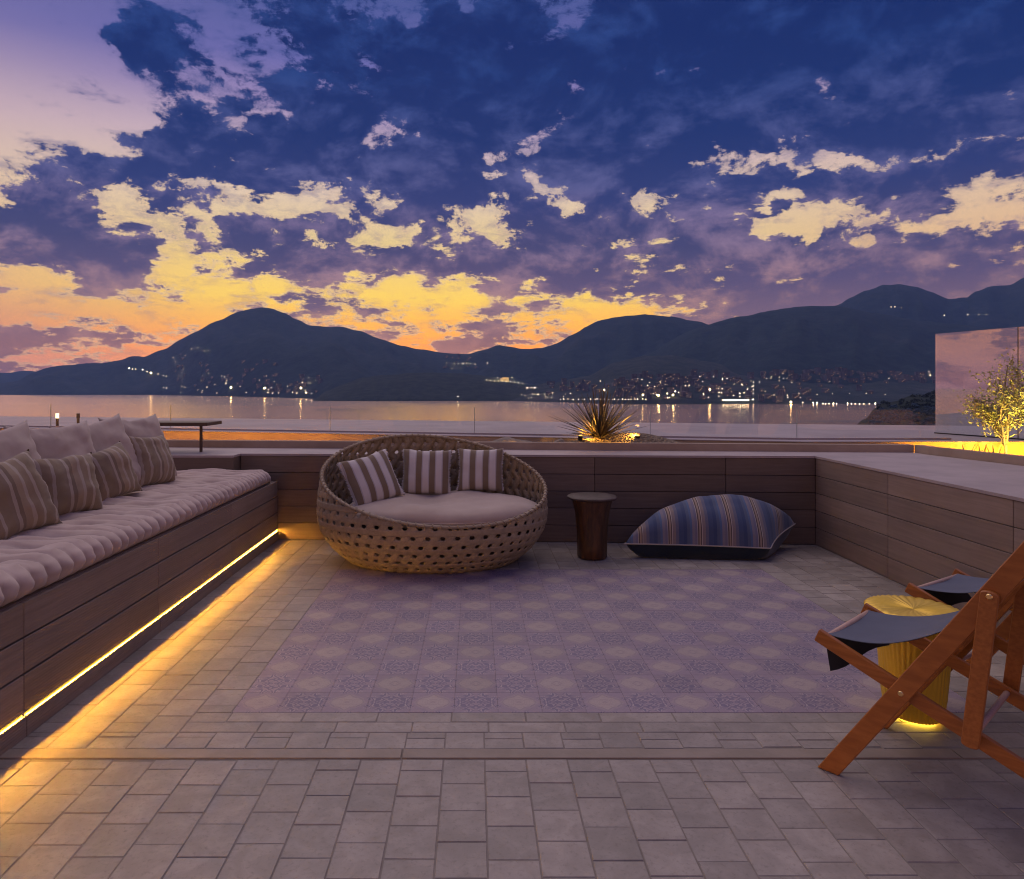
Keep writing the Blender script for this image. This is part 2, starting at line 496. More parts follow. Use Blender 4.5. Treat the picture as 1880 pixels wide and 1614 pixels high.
ridge('peak_mountain', [(1440, 590), (1500, 575), (1545, 556), (1560, 546), (1590, 533), (1620, 524), (1650, 522), (1680, 527), (1710, 536), (1740, 549), (1775, 547), (1790, 536), (1820, 526), (1855, 522), (1880, 510), (1920, 498), (2000, 480), (2150, 470), (2400, 520)], 4300, 3000, M['forest'], 6.5, 60)
ridge('right_mountain', [(1080, 700), (1150, 668), (1200, 645), (1225, 628), (1260, 610), (1295, 597), (1340, 584), (1375, 579), (1400, 573), (1460, 563), (1500, 561), (1545, 563), (1600, 574), (1700, 590), (1800, 600), (1900, 610), (2100, 600), (2400, 640)], 3100, 1900, M['forest'], 7.9, 45)
ridge('town_hillside', [(880, 733), (940, 716), (1010, 703), (1080, 690), (1130, 664), (1180, 654), (1230, 652), (1300, 664), (1360, 676), (1430, 684), (1500, 690), (1600, 690), (1700, 686), (1800, 690), (2000, 690), (2300, 700)], 2300, lambda x: 2050 - max(0, min(1, (x - 880) / 250)) * 430, M['town_slope'], 8.8, 10, step=6)
ridge('rocky_point', [(1566, 783), (1590, 768), (1606, 748), (1625, 738), (1660, 731), (1700, 722), (1735, 715), (1790, 716), (1850, 722), (1950, 700), (2200, 690)], 700, lambda x: 600 - max(0, min(1, (x - 1566) / 150)) * 60, M['forest_near'], 9.9, 4, step=3, ytop_noise=3.2, pw=.6)

bv, bf = [], []
for v, f in terrain_tris:
    o_ = len(bv); bv += [Vector(q) for q in v]; bf += [tuple(o_ + i for i in g) for g in f]
TERR = BVHTree.FromPolygons(bv, bf)


def drop(px, py):
    d = (P3(px, py, 100.0) - Vector((0, 0, CAMZ))).normalized()
    h = TERR.ray_cast(Vector((0, 0, CAMZ)), d, 30000)
    return h[0]


def ground_at(x, y):
    h = TERR.ray_cast(Vector((x, y, 3000)), Vector((0, 0, -1)), 5000)
    return h[0].z if h[0] is not None else SEA


# water
mb = MB(); mb.quad((-16000, -3000, SEA), (16000, -3000, SEA), (16000, 16000, SEA), (-16000, 16000, SEA))
m, nt, b = new_mat('sea_water')
v = coords(nt, 'World', (1, .35, 1))
b.inputs['Base Color'].default_value = (1.0, .68, .47, 1); b.inputs['Metallic'].default_value = 1.0  # sunset gold of the sea's reflection is put into this base tint
n = noise_tex(nt, coords(nt, 'World', (.004, .0012, 1)), 1.0, 5, .6)
nt.links.new((n * .08 + .16).k, b.inputs['Roughness'])
bump(nt, b, noise_tex(nt, v, .35, 4, .6), .05, 1.0)
M['sea'] = m
tag(mb.build('sea_water', m), kind='structure')

# ------------------------------------------------------------------ terrace floor
XL, XR = -1.865, 3.13
XD0, XD1, YD0 = -1.08, 2.28, 3.03
TILE = (XD1 - XD0) / 17
YD1 = YD0 + 12 * TILE
back_y = lambda x: 6.47 + (x - XL) * (6.25 - 6.47) / (XR - XL)

floor = empty('terrace_floor', (0, 0, 0), kind='structure')
mb = MB(); mb.box(-3.4, 4.2, -1.5, 6.9, -.30, -.0022)
tag(mb.build('grout_bed', M['grout'], floor))


def paver_meshes(w, d, name, mat, n=4, gapw=True):
    out = []
    for k in range(n):
        mb = MB(); a, c = w / 2, d / 2
        j = [random.uniform(-.0007, .0007) * gapw for _ in range(8)]
        e = .0022 if gapw else .0006; h = .003 if gapw else .001
        p = [(-a + j[0], -c + j[1]), (a + j[2], -c + j[3]), (a + j[4], c + j[5]), (-a + j[6], c + j[7])]
        top = [(x * (1 - e / a), y * (1 - e / c), 0) for x, y in p]
        mid = [(x, y, -h) for x, y in p]; bot = [(x, y, -.03) for x, y in p]
        mb.v = top + mid + bot
        mb.f = [(0, 1, 2, 3)] + [(i + 4, (i + 1) % 4 + 4, (i + 1) % 4, i) for i in range(4)] + [(i + 8, (i + 1) % 4 + 8, (i + 1) % 4 + 4, i + 4) for i in range(4)]
        out.append(mb.mesh(name, mat))
    return out


pieces = []          # (x, y, w, d)
G = .0034
cols = [-.12 + .16 * k for k in range(-11, 21)]
def fill_cols(x0, x1, y0, y1, phase=0):
    for k in range(-13, 22):
        a = -.12 + .16 * k; bnd = a + .16
        a2, b2 = max(a, x0), min(bnd, x1)
        if b2 - a2 < .02: continue
        off = (.08 if k % 2 else 0) + phase + (.013 * math.sin(k * 3.3))
        y = y1 + off
        while y > y0:
            t, bo = min(y, y1), max(y - .16, y0)
            if t - bo > .018: pieces.append(((a2 + b2) / 2, (t + bo) / 2, b2 - a2 - G, t - bo - G))
            y -= .16
fill_cols(XL, XR, 1.0, 2.648)
fill_cols(XL, XR, 2.727, 2.856, .03)
fill_cols(XL, -1.24, 2.856, 6.5, .03)
fill_cols(2.44, XR, 2.856, 6.5, .03)
fill_cols(-1.24, XD0, YD0, 6.5, .03)
fill_cols(XD1, 2.44, YD0, 6.5, .03)
fill_cols(XD0, XD1, YD1, 6.5, .03)
cache = {}
pieces.sort(key=lambda p: p[1])
stuff_mb = MB(); cnt = 0
for (x, y, w, d) in pieces:
    if y + d / 2 > back_y(x) - .01:
        if y - d / 2 > back_y(x) - .02: continue
        top = back_y(x) - .008; bo = y - d / 2; y = (top + bo) / 2; d = top - bo
    z = random.uniform(-.0012, .0012)
    if cnt < 300 and y > 1.9:
        key = (round(w, 3), round(d, 3))
        if key not in cache: cache[key] = paver_meshes(key[0], key[1], 'paver', M['paver'], 4 if d > .15 and w > .15 else 1)
        link('paver', random.choice(cache[key]), floor, (x, y, z), (random.uniform(-.004, .004), random.uniform(-.004, .004), random.uniform(-.004, .004)))
        cnt += 1
    else:
        a, c = w / 2, d / 2
        tl = random.uniform(-.0006, .0006)
        n = len(stuff_mb.v)
        e = .002
        stuff_mb.v += [(x - a + e, y - c + e, z - tl), (x + a - e, y - c + e, z + tl), (x + a - e, y + c - e, z + tl), (x - a + e, y + c - e, z - tl),
                       (x - a, y - c, z - .004), (x + a, y - c, z - .004), (x + a, y + c, z - .004), (x - a, y + c, z - .004),
                       (x - a, y - c, -.03), (x + a, y - c, -.03), (x + a, y + c, -.03), (x - a, y + c, -.03)]
        stuff_mb.f += [(n, n + 1, n + 2, n + 3)] + [(n + 4 + i, n + 4 + (i + 1) % 4, n + (i + 1) % 4, n + i) for i in range(4)] + [(n + 8 + i, n + 8 + (i + 1) % 4, n + 4 + (i + 1) % 4, n + 4 + i) for i in range(4)]
# per-paver tone for the joined far pavers comes from a face attribute
me = stuff_mb.mesh('distant_pavers', None)
att = me.attributes.new('tone', 'FLOAT', 'FACE')
for i in range(0, len(me.polygons), 9):
    t = random.random()
    for j in range(9): att.data[i + j].value = t
def stone_attr():
    m = M['paver'].copy(); m.name = 'paver_stone_joined'
    nt = m.node_tree
    oi = [n for n in nt.nodes if n.type == 'OBJECT_INFO'][0]
    a = nt.nodes.new('ShaderNodeAttribute'); a.attribute_name = 'tone'
    for l in list(oi.outputs['Random'].links):
        nt.links.new(a.outputs['Fac'], l.to_socket)
    return m
me.materials.append(stone_attr())
tag(link('far_pavers', me, floor), kind='stuff')
# plank rows along the near edge of the patterned area
pm = paver_meshes(.325 - G, .087 - G, 'plank_tile', M['paver'], 3)
for r, (yc_, off) in enumerate(((2.8995, 0.0), (2.9865, .16))):
    x = -1.24 - off
    while x < 2.44:
        a2, b2 = max(x, -1.24), min(x + .325, 2.44)
        if b2 - a2 > .03:
            if b2 - a2 > .32: me_ = random.choice(pm)
            else: me_ = paver_meshes(b2 - a2 - G, .087 - G, 'plank_tile', M['paver'], 1)[0]
            link('plank_tile', me_, floor, ((a2 + b2) / 2, yc_, random.uniform(-.001, .001)))
        x += .325
tm = paver_meshes(TILE - .0006, TILE - .0006, 'patterned_tile', M['ornament'], 2, False)
for i in range(17):
    for j in range(12):
        link('patterned_tile', random.choice(tm), floor, (XD0 + (i + .5) * TILE, YD0 + (j + .5) * TILE, random.uniform(-.0003, .0003)))
# flush threshold strip
xj = (738 - 871) / 1250 * 2.68
for a, c in ((XL, xj - .003), (xj + .003, 1.9), (1.906, XR)):
    mb = MB(); mb.box(a, c, 2.654, 2.721, -.03, .004)
    mb.build('threshold_strip', M['strip'], floor, bevel=.002)

# ------------------------------------------------------------------ built-in bench along the left
bench = empty('built_in_bench', (XL, 3.8, 0), 0, 'long built-in bench clad in ribbed brown boards, lit yellow along its foot', 'bench')
def local(o, parent):
    o.location = o.location - parent.location; return o
mb = MB(); mb.box(-2.95, XL - .024, 1.2, 6.44, 0, .545)
local(mb.build('core', M['backing'], bench), bench)
rows = [(.0, .0875, .011), (.0985, .256, 0), (.262, .408, 0), (.414, .556, 0)]
seams = [1.2, 1.62, 2.82, 4.02, 5.22, 6.45]
for (z0, z1, pr) in rows:
    for a, c in zip(seams, seams[1:]):
        mb = MB(); mb.box(XL - .023, XL + pr, a + .002, c - .002, z0 + .001, z1 - .001)
        local(mb.build('board', M['board_bench'], bench, bevel=.0025), bench)
mb = MB(); mb.box(-2.95, XL - .026, 1.2, 6.44, .546, .556)
local(mb.build('seat_board', M['board_bench'], bench), bench)
M['led'] = emat('warm_led', (1.0, .46, .045), 720)
# the strip's lens throws its light down and outwards, like a real under-bench profile
nt_ = M['led'].node_tree; gm = nt_.nodes.new('ShaderNodeNewGeometry')
iz = separate(nt_, S(nt_, gm.outputs['Incoming']))[2]
nt_.links.new((iz.step(.26, -.10, .0024, 1.0) * 500.0).k, [n for n in nt_.nodes if n.type == 'EMISSION'][0].inputs[1])
for a, c in zip(seams, seams[1:]):
    mb = MB(); mb.box(XL - .0035, XL - .001, a + .004, c - .004, .0930, .0957)
    o = mb.build('light_strip', M['led'], bench, bevel=.003); local(o, bench)
    mb = MB(); mb.box(XL - .021, XL - .0038, a + .002, c - .002, .0885, .0980); local(mb.build('strip_channel', M['backing'], bench), bench)
    mb = MB(); mb.box(XL - .0036, XL - .0003, a - .012, a + .002,   .088, .104)
    local(mb.build('strip_clip', M['strip'], bench), bench)

# ------------------------------------------------------------------ boarded parapet walls
bw = empty('back_parapet_wall', (0, 6.4, 0), 0, 'low dark wall of horizontal brown boards behind the wicker daybed', 'wall')
def wseg(x0, y0, x1, y1, z0, z1, th):
    """box standing along the line, its face on the line, thickness behind (left of direction)"""
    d = Vector((x1 - x0, y1 - y0, 0)).normalized(); nn = Vector((-d.y, d.x, 0))
    p = [Vector((x0, y0, 0)), Vector((x1, y1, 0)), Vector((x1, y1, 0)) + nn * th, Vector((x0, y0, 0)) + nn * th]
    mb = MB(); mb.prism([(q.x, q.y) for q in p], z0, z1); return mb
XLW = -2.23
heights = [i * .1585 for i in range(6)]
bx = [XLW, -1.28, -.08, 1.12, 2.32, XR + .0]
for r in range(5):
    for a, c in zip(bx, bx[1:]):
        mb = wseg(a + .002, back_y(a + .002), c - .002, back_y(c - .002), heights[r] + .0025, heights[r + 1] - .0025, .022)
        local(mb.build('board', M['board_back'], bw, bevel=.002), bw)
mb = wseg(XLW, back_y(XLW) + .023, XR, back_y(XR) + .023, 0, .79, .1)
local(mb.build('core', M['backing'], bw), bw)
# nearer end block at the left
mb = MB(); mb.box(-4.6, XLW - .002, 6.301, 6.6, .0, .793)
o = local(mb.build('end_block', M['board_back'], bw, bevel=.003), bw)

sw = empty('side_parapet_wall', (XR, 4.0, 0), 0, 'broad low wall of pinkish brown boards on the right with a stone top', 'wall')
ys = [1.5, 2.75, 3.955, 5.155, 6.25]
for r in range(5):
    for a, c in zip(ys, ys[1:]):
        mb = MB(); mb.box(XR, XR + .022, a + .002, c - .002, heights[r] + .0025, heights[r + 1] - .0025)
        local(mb.build('board', M['board_side'], sw, bevel=.002), sw)
mb = MB(); mb.box(XR + .023, XR + .12, 1.5, 6.40, 0, .79)
local(mb.build('core', M['backing'], sw), sw)

# stone tops, planter edges, slab beyond
near_y = lambda x: 7.10 + (x + 2.45) * (6.66 - 7.10) / (3.24 + 2.45)
cap = MB(); cap.prism([(-6, 6.30), (XLW, 6.30), (XLW, back_y(XLW) - .008), (XR - .006, back_y(XR) - .008), (XR - .006, 1.5), (7.5, 1.5), (7.5, 2.0), (5.1, 2.0), (4.46, 5.2), (4.25, 6.38), (4.25, near_y(4.25)), (-6, near_y(-6))], .7935, .8135)
tag(cap.build('wall_top', M['cap']), kind='structure')
pe = empty('planter_wall', (0, 6.9, .8), 0, 'thin tan planter kerb running behind the stone wall top', 'planter')
kerb = MB(); kerb.prism([(-6, near_y(-6)), (4.252, near_y(4.252)), (4.252, near_y(4.252) + .07), (-6, near_y(-6) + .07)], .55, .888)
local(kerb.build('kerb', M['tan'], pe, bevel=.004), pe)
kerb = MB(); kerb.prism([(4.254, near_y(4.25) + .0), (4.254, 6.38), (4.464, 5.2), (5.104, 2.0), (5.18, 2.0), (4.54, 5.2), (4.33, 6.38), (4.33, near_y(4.25))], .55, .888)
local(kerb.build('kerb', M['tan'], pe), pe)
slab_y = lambda x: 8.48 + (x + 2.9) * (6.99 - 8.48) / (3.4 + 2.9)
out_y = lambda x: 10.2 + (x - 4.96) * (12.95 - 10.2) / (-9.0 - 4.96)
mb = MB(); mb.prism([(-14, slab_y(-14)), (3.4, 6.99), (5.0, 7.0), (14, 7.0), (14, out_y(14)), (-14, out_y(-14))], .874, .888)
tag(mb.build('roof_terrace', M['slab'], bevel=.004), kind='structure')
mb = MB(); mb.prism([(-14, slab_y(-14) + .012), (3.4, 7.002), (5.0, 7.012), (14, 7.012), (14, out_y(14) - .1), (-14, out_y(-14) - .1)], -3, .8738)
tag(mb.build('building_front', M['render']), kind='structure')
# soil / gravel bed in the trough
def gravel_mat():
    m, nt, b = new_mat('gravel'); v = coords(nt, 'World')
    vo = nt.nodes.new('ShaderNodeTexVoronoi'); vo.inputs['Scale'].default_value = 45; nt.links.new(v.k, vo.inputs['Vector'])
    c = mixc(nt, S(nt, vo.outputs['Color']), (.12, .09, .06), (.30, .23, .15))
    nt.links.new(c.k, b.inputs['Base Color']); b.inputs['Roughness'].default_value = .9
    bump(nt, b, S(nt, vo.outputs['Distance']) * -1, .8, .02)
    return m
M['gravel'] = gravel_mat()
mb = MB(); Gd = []
for i in range(200):
    x = -10 + i * .1; row = []
    for j in range(16):
        y0, y1 = near_y(x) + .02 if x < 4.3 else 2.0, (slab_y(x) if x < 3.4 else 7.0) + .06
        y = y0 + (y1 - y0) * j / 15
        z = .66 + .03 * noise.noise(Vector((x * 2, y * 2, 0)))
        z += .31 * math.exp(-((x - 1.55) / 1.0) ** 2) * math.exp(-((y - 7.02) / .30) ** 2)
        row.append((x, y, z))
    Gd.append(row)
mb.grid(Gd)
tag(mb.build('gravel_bed', M['gravel'], smooth=True), kind='stuff')

# warm strips under the slab lip (left run, right run)
M['led2'] = emat('warm_led_trough', (1.0, .36, .012), 120)
M['led3'] = emat('warm_led_low', (1.0, .36, .01), 85)
def kerb_led(p, q, label):
    d = (Vector(q) - Vector(p)).normalized(); nn = Vector((-d.y, d.x)); mb = MB()
    L = (Vector(q) - Vector(p)).length; n = max(1, int(L / .9))
    for i in range(n):
        a_ = Vector(p) + d * (L * i / n); c_ = Vector(p) + d * (L * (i + 1) / n - .01)
        mb.prism([tuple(a_ + nn * .003), tuple(c_ + nn * .003), tuple(c_ + nn * .016), tuple(a_ + nn * .016)], *((.755, .775) if 'hidden' in label else (.71, .735)))
    return tag(mb.build('light_strip', M['led2'] if 'hidden' in label else M['led3']), label, 'light strip')
kerb_led((-5.8, near_y(-5.8) + .07), (-1.75, near_y(-1.75) + .07), 'hidden warm light strip behind the planter kerb, left of the daybed')
kerb_led((5.19, 2.6), (4.55, 5.2), 'hidden warm light strip along the right planter kerb below the olive tree')
kerb_led((9.5, 6.90), (4.45, 6.90), 'low warm light strip at the foot of the slab face in the right planter')
kerb_led((4.55, 5.2), (4.34, 6.3), 'hidden warm light strip in the corner of the right planter kerb')

# ------------------------------------------------------------------ glass balustrade + tall screen
def glass_mat(name, refl, tint=(.985, .99, .99)):
    m, nt, b = new_mat(name); nt.nodes.remove(b)
    tr = nt.nodes.new('ShaderNodeBsdfTransparent'); tr.inputs[0].default_value = tint + (1,)
    gl = nt.nodes.new('ShaderNodeBsdfGlossy'); gl.inputs['Roughness'].default_value = .0; gl.inputs[0].default_value = (1, 1, 1, 1)
    lw = nt.nodes.new('ShaderNodeLayerWeight'); lw.inputs[0].default_value = .5
    f = (S(nt, lw.outputs['Facing']).pow(5.0) * .9 + (.035 + refl)).clamp()
    mx = nt.nodes.new('ShaderNodeMixShader'); nt.links.new(f.k, mx.inputs[0]); nt.links.new(tr.outputs[0], mx.inputs[1]); nt.links.new(gl.outputs[0], mx.inputs[2])
    nt.links.new(mx.outputs[0], nt.nodes['Material Output'].inputs[0])
    return m
M['glass'] = glass_mat('clear_glass', .0)
M['glass_edge'] = pmat('glass_edge', (.35, .42, .40), (.4, .46, .44), 5, .2, bstr=0, rnd=0)
M['mirror_glass'] = glass_mat('reflective_glass', .40, (.8, .86, .88))
gb = empty('glass_balustrade', (0, 8, .888), 0, 'low frameless glass balustrade standing on the roof slab above the sea', 'balustrade')
gy = lambda x: slab_y(x) + .22 if x < 3.4 else 7.22
xs = [-9.2, -7.5, -5.85, -4.0, -1.79, 0.0, 1.95, 3.42, 5.05]
for a, c in zip(xs, xs[1:]):
    mb = wseg(a + .006, gy(a), c - .006, gy(c), .90, 1.207, .010)
    local(mb.build('glass_panel', M['glass'], gb), gb)
    mb = wseg(a - .003, gy(a) , a + .003, gy(a) - .001, .90, 1.205, .009)
    local(mb.build('joint_seal', M['glass_edge'], gb), gb)
mb = MB()
for a, c in zip(xs, xs[1:]):
    w_ = wseg(a, gy(a) - .012, c, gy(c) - .012, .8885, .906, .034)
    n = len(mb.v); mb.v += w_.v; mb.f += [tuple(n + i for i in f) for f in w_.f]
local(mb.build('base_channel', M['slab'], gb), gb)
gs = empty('glass_screen', (5.65, 8.2, .888), 0, 'tall reflective glass screen at the right behind the lit olive tree', 'screen')
sy = [(5.56, 8.2), (5.80, 7.25), (6.04, 6.3), (6.28, 5.35)]
M['dark_metal'] = pmat('dark_metal', (.02, .02, .022), (.03, .03, .03), 10, .4, bstr=0, metallic=.8)
for (a, c) in zip(sy, sy[1:]):
    mb = wseg(c[0], c[1] + .004, a[0], a[1] - .004, .90, 2.085, .012)
    local(mb.build('glass_panel', M['mirror_glass'], gs), gs)
    mb = wseg(c[0] - .006, c[1] - .006, c[0] + .0, c[1] + .003, .888, 2.085, .012)
    local(mb.build('joint', M['dark_metal'], gs), gs)
mb = wseg(sy[-1][0], sy[-1][1], sy[0][0], sy[0][1], .8885, .90, .03)
local(mb.build('base_channel', M['dark_metal'], gs), gs)

# small dark table behind the bench pillows
M['dark_wood'] = pmat('dark_wood', (.045, .026, .018), (.08, .045, .03), 14, .45, stretch=(1, 8, 8))
tb = empty('side_table', (-2.8, 6.75, .8135), 0, 'dark brown thin-topped table on the stone wall top behind the pillows', 'table')
mb = MB(); mb.box(-.55, .26, -.28, .10, .262, .296); mb.build('table_top', M['dark_wood'], tb, bevel=.004)
for (x, y) in ((.13, -.10), (-.48, -.10)):
    mb = MB(); mb.box(x - .011, x + .011, y - .011, y + .011, 0, .262); mb.build('leg', M['dark_wood'], tb)

# ------------------------------------------------------------------ fabrics
def fabric(name, c1, c2, weave=420, rough=.9, rnd=.05, sheen=.3):
    m = pmat(name, c1, c2, 3.5, rough, weave, .25, .0015, rnd=rnd, sheen=sheen, spec=.2, rough_var=.05)
    return m


def stripe_mat(name, stops, period, warp=.01, axis=0, blur=None, offset=0.0, var=.2):
    """printed / woven stripes across object axis; stops: [(pos, colour)] in 0..1 of a period"""
    m, nt, b = new_mat(name)
    v = coords(nt, 'Object'); c = separate(nt, v)[axis]
    w = noise_tex(nt, v, 3, 3, .5)
    t = ((c + (w - .5) * warp) * (1 / period) + offset).frac()
    col = ramp(nt, t, stops, 'CONSTANT')
    n = noise_tex(nt, v, 9, 5, .6)
    k = n * var * 2 + (1 - var)
    col = mixc(nt, 1.0, col, combine(nt, k, k, k), 'MULTIPLY')
    nt.links.new(col.k, b.inputs['Base Color']); b.inputs['Roughness'].default_value = .9
    b.inputs['Specular IOR Level'].default_value = .2; b.inputs['Sheen Weight'].default_value = .2
    bump(nt, b, noise_tex(nt, v, 400, 3, .6), .25, .0015)
    return m


M['mattress'] = fabric('mattress_cotton', (.48, .37, .31), (.58, .455, .39))
M['linen'] = fabric('lilac_linen', (.41, .325, .275), (.49, .395, .34))
M['seat_fabric'] = fabric('daybed_seat_cotton', (.41, .315, .25), (.47, .37, .30))
TAN, OAT, GREY = (.20, .145, .095, 1), (.40, .33, .265, 1), (.30, .26, .24, 1)
M['beige_stripe'] = stripe_mat('beige_stripe', [(0, (.33, .25, .17, 1)), (.16, OAT), (.24, (.28, .21, .14, 1)), (.42, OAT), (.50, (.25, .19, .125, 1)), (.72, (.25, .19, .135, 1)), (.82, OAT), (.9, (.22, .165, .115, 1))], .21, .02)
WHT = (.62, .57, .53, 1)
M['wide_stripe'] = stripe_mat('brown_and_white_stripe', [(0, WHT), (.42, (.44, .40, .39, 1)), (.50, (.215, .16, .105, 1)), (.92, (.44, .40, .39, 1))], .115, .006, offset=.27, var=.08)


def pillow_mesh(name, w, h, t, mat, seed, n=26, wr=.012, pinch=.10, sag=0.0):
    """closed pillow standing in the xz plane, thin along y, corners drawn out into points"""
    mb = MB(); rnd = random.Random(seed); ox = rnd.uniform(0, 50)
    def pt(u, v, side):
        k = 1 - pinch * (1 - abs(u) ** 2) * abs(v) ** 3
        k2 = 1 - pinch * (1 - abs(v) ** 2) * abs(u) ** 3
        x = u * w / 2 * k2; z = v * h / 2 * k
        prof = ((1 - abs(u) ** 2.6) * (1 - abs(v) ** 2.6))
        prof = max(prof, 0) ** .52
        y = side * t / 2 * prof
        p = Vector((x * 7 + ox, side * 3, z * 7))
        f = noise.fractal(p, 1.0, 2.1, 4) * wr * (prof ** .5)
        # creases running out of the corners
        a = math.atan2(abs(v), abs(u) + 1e-6)
        f += .35 * wr * math.sin(a * 22 + ox) * (max(abs(u), abs(v)) ** 2.5) * (prof ** .4)
        y += side * f
        x += .006 * noise.noise(Vector((v * 2 + ox, 1, 0))) * 2; z += .008 * noise.noise(Vector((u * 2 + ox, 5, 0))) * 2
        z -= sag * (1 - v) * 0.0
        y -= sag * math.sin((v + 1) * 1.4) * t
        return (x, y, z)
    front = [[pt(-1 + 2 * i / n, -1 + 2 * j / n, -1) for j in range(n + 1)] for i in range(n + 1)]
    back = [[pt(1 - 2 * i / n, -1 + 2 * j / n, 1) for j in range(n + 1)] for i in range(n + 1)]
    mb.grid(front); mb.grid(back)
    me = mb.mesh(name, mat)
    bm = bmesh.new(); bm.from_mesh(me); bmesh.ops.remove_doubles(bm, verts=bm.verts[:], dist=.0006); bmesh.ops.recalc_face_normals(bm, faces=bm.faces[:]); bm.to_mesh(me); bm.free()
    me.polygons.foreach_set('use_smooth', [True] * len(me.polygons))
    return me


def place(o, loc, M3):
    o.matrix_world = Matrix.Translation(loc) @ M3.to_4x4()


def frame_from(normal, up):
    """object -y looks along normal, z along up"""
    n = Vector(normal).normalized(); u = Vector(up); u = (u - n * u.dot(n)).normalized()
    x = (-n).cross(u) if True else None
    x = (n * -1).cross(u).normalized()
    return Matrix((x, -n, u)).transposed()      # columns: x, y=-n, z=u

# ------------------------------------------------------------------ tufted mattress
mat_root = empty('bench_mattress', (-2.33, 4.0, .556), 0, 'long tufted lilac mattress with puckered edges lying on the bench', 'mattress')
x0m, x1m, y0m, y1m = -2.86, -1.895, 1.3, 6.27
th = .125
def mattress():
    mb = MB(); ns, nw = 620, 44
    G = []
    # cross-section parameter: front-bottom -> front-top -> top -> back
    for i in range(ns + 1):
        y = y0m + (y1m - y0m) * i / ns
        endd = min(1, max(0.0, (y1m - y)) / .085)
        er = math.sqrt(max(0, 1 - (1 - endd) ** 2))
        row = []
        for j in range(nw + 1):
            s = j / nw
            # rounded profile
            if s < .30:
                a = s / .30; sx = 0.0; z = a * th; corner = 1 - min(1, min(a, 1 - a) / .28)
                side = 1
                nx, nz = 1, 0
                bulge = .022 * math.sin(math.pi * min(1, max(0, a)))
                corner_in = .024 * (corner ** 2)
                px = x1m - corner_in + bulge; pz = z
            else:
                a = (s - .30) / .70; px = x1m - .010 - a * (x1m - x0m - .02); pz = th; side = 0
                nx, nz = 0, 1
                pz -= .012 * max(0, 1 - a / .05) ** 2
            wy = y + .028 * noise.noise(Vector((px * 3.0, y * 1.6, 0))) + .012 * noise.noise(Vector((px * 9, y * 5, 3)))
            cell = .088 + .0 * math.sin(y)
            ph = wy / cell + .35 * noise.noise(Vector((y * 1.7, 7, 0)))
            puff = abs(math.sin(math.pi * ph)) ** .42
            big = .6 + .4 * noise.noise(Vector((y * 3, 2, 0)))
            if side:
                d = (puff - .62) * .058 * math.sin(math.pi * min(1, max(.12, a)))
                px += d; pz += (puff - .6) * .012 * (1 if a > .8 else 0) * big
                px += .008 * noise.noise(Vector((y * 14, a * 4, 1)))
                if a < .12: pz += 0
            else:
                # ridges across the top, fading and merging towards tuft lines
                edge = math.exp(-a * 4.5)
                d = (puff - .6) * (.022 * edge + .011)
                # tufts
                ty = .27; tx = .5
                vv = y / ty; k = round(vv); 
                for rx in (.26, .55, .84):
                    off = .5 if abs(rx - .55) < .01 else 0
                    kk = round(vv - off) + off
                    dy_ = (y - kk * ty); dx_ = (a - rx) * (x1m - x0m)
                    r2 = dx_ * dx_ * .55 + dy_ * dy_ * 1.4
                    d -= .045 * math.exp(-r2 / .0022) + .022 * math.exp(-r2 / .012)
                d += .020 * math.sin(math.pi * a) ** .5 + .016 * noise.noise(Vector((px * 4, y * 5, 9))) + .012 * noise.noise(Vector((px * 5, y * 17, 4))) + .005 * noise.noise(Vector((px * 14, y * 40, 2)))
                pz += d
            # rounded far end
            cx = (x0m + x1m) / 2
            pz = pz * (.25 + .75 * er) if True else pz
            rr = 1 - .06 * (1 - er)
            px = cx + (px - cx) * rr
            row.append((px, y, .558 + pz))
        G.append(row)
    mb.grid(G)
    # close the far end and the hidden back
    n = len(mb.v); last = G[-1]; c = len(last)
    mb.v += [(p[0], p[1], .558) for p in last]
    base = ns * (nw + 1)
    for j in range(c - 1): mb.f.append((base + j, n + j, n + j + 1, base + j + 1))
    n = len(mb.v); mb.v += [(r[-1][0], r[-1][1], .558) for r in G]
    for i in range(ns): mb.f.append((i * (nw + 1) + nw, (i + 1) * (nw + 1) + nw, n + i + 1, n + i))
    return mb
o = mattress().build('mattress_cover', M['mattress'], None, smooth=True)
o.parent = mat_root; o.location = -mat_root.location
tm_ = MB()
bpy.context.view_layer.update()
tuft = None
for rx, off in ((.26, 0), (.55, .5), (.84, 0)):
    for k in range(9, 24):
        y = (k + off) * .27
        if not 2.2 < y < 6.15: continue
        if tuft is None:
            tm_.tube([(0, 0, -.004), (0, 0, .004)], [.008, .006], 8); tuft = tm_.mesh('tuft', M['linen'], True)
        link('tuft', tuft, mat_root, Vector((x1m - .01 - rx * (x1m - x0m - .02), y, .558 + th - .022)) - mat_root.location)

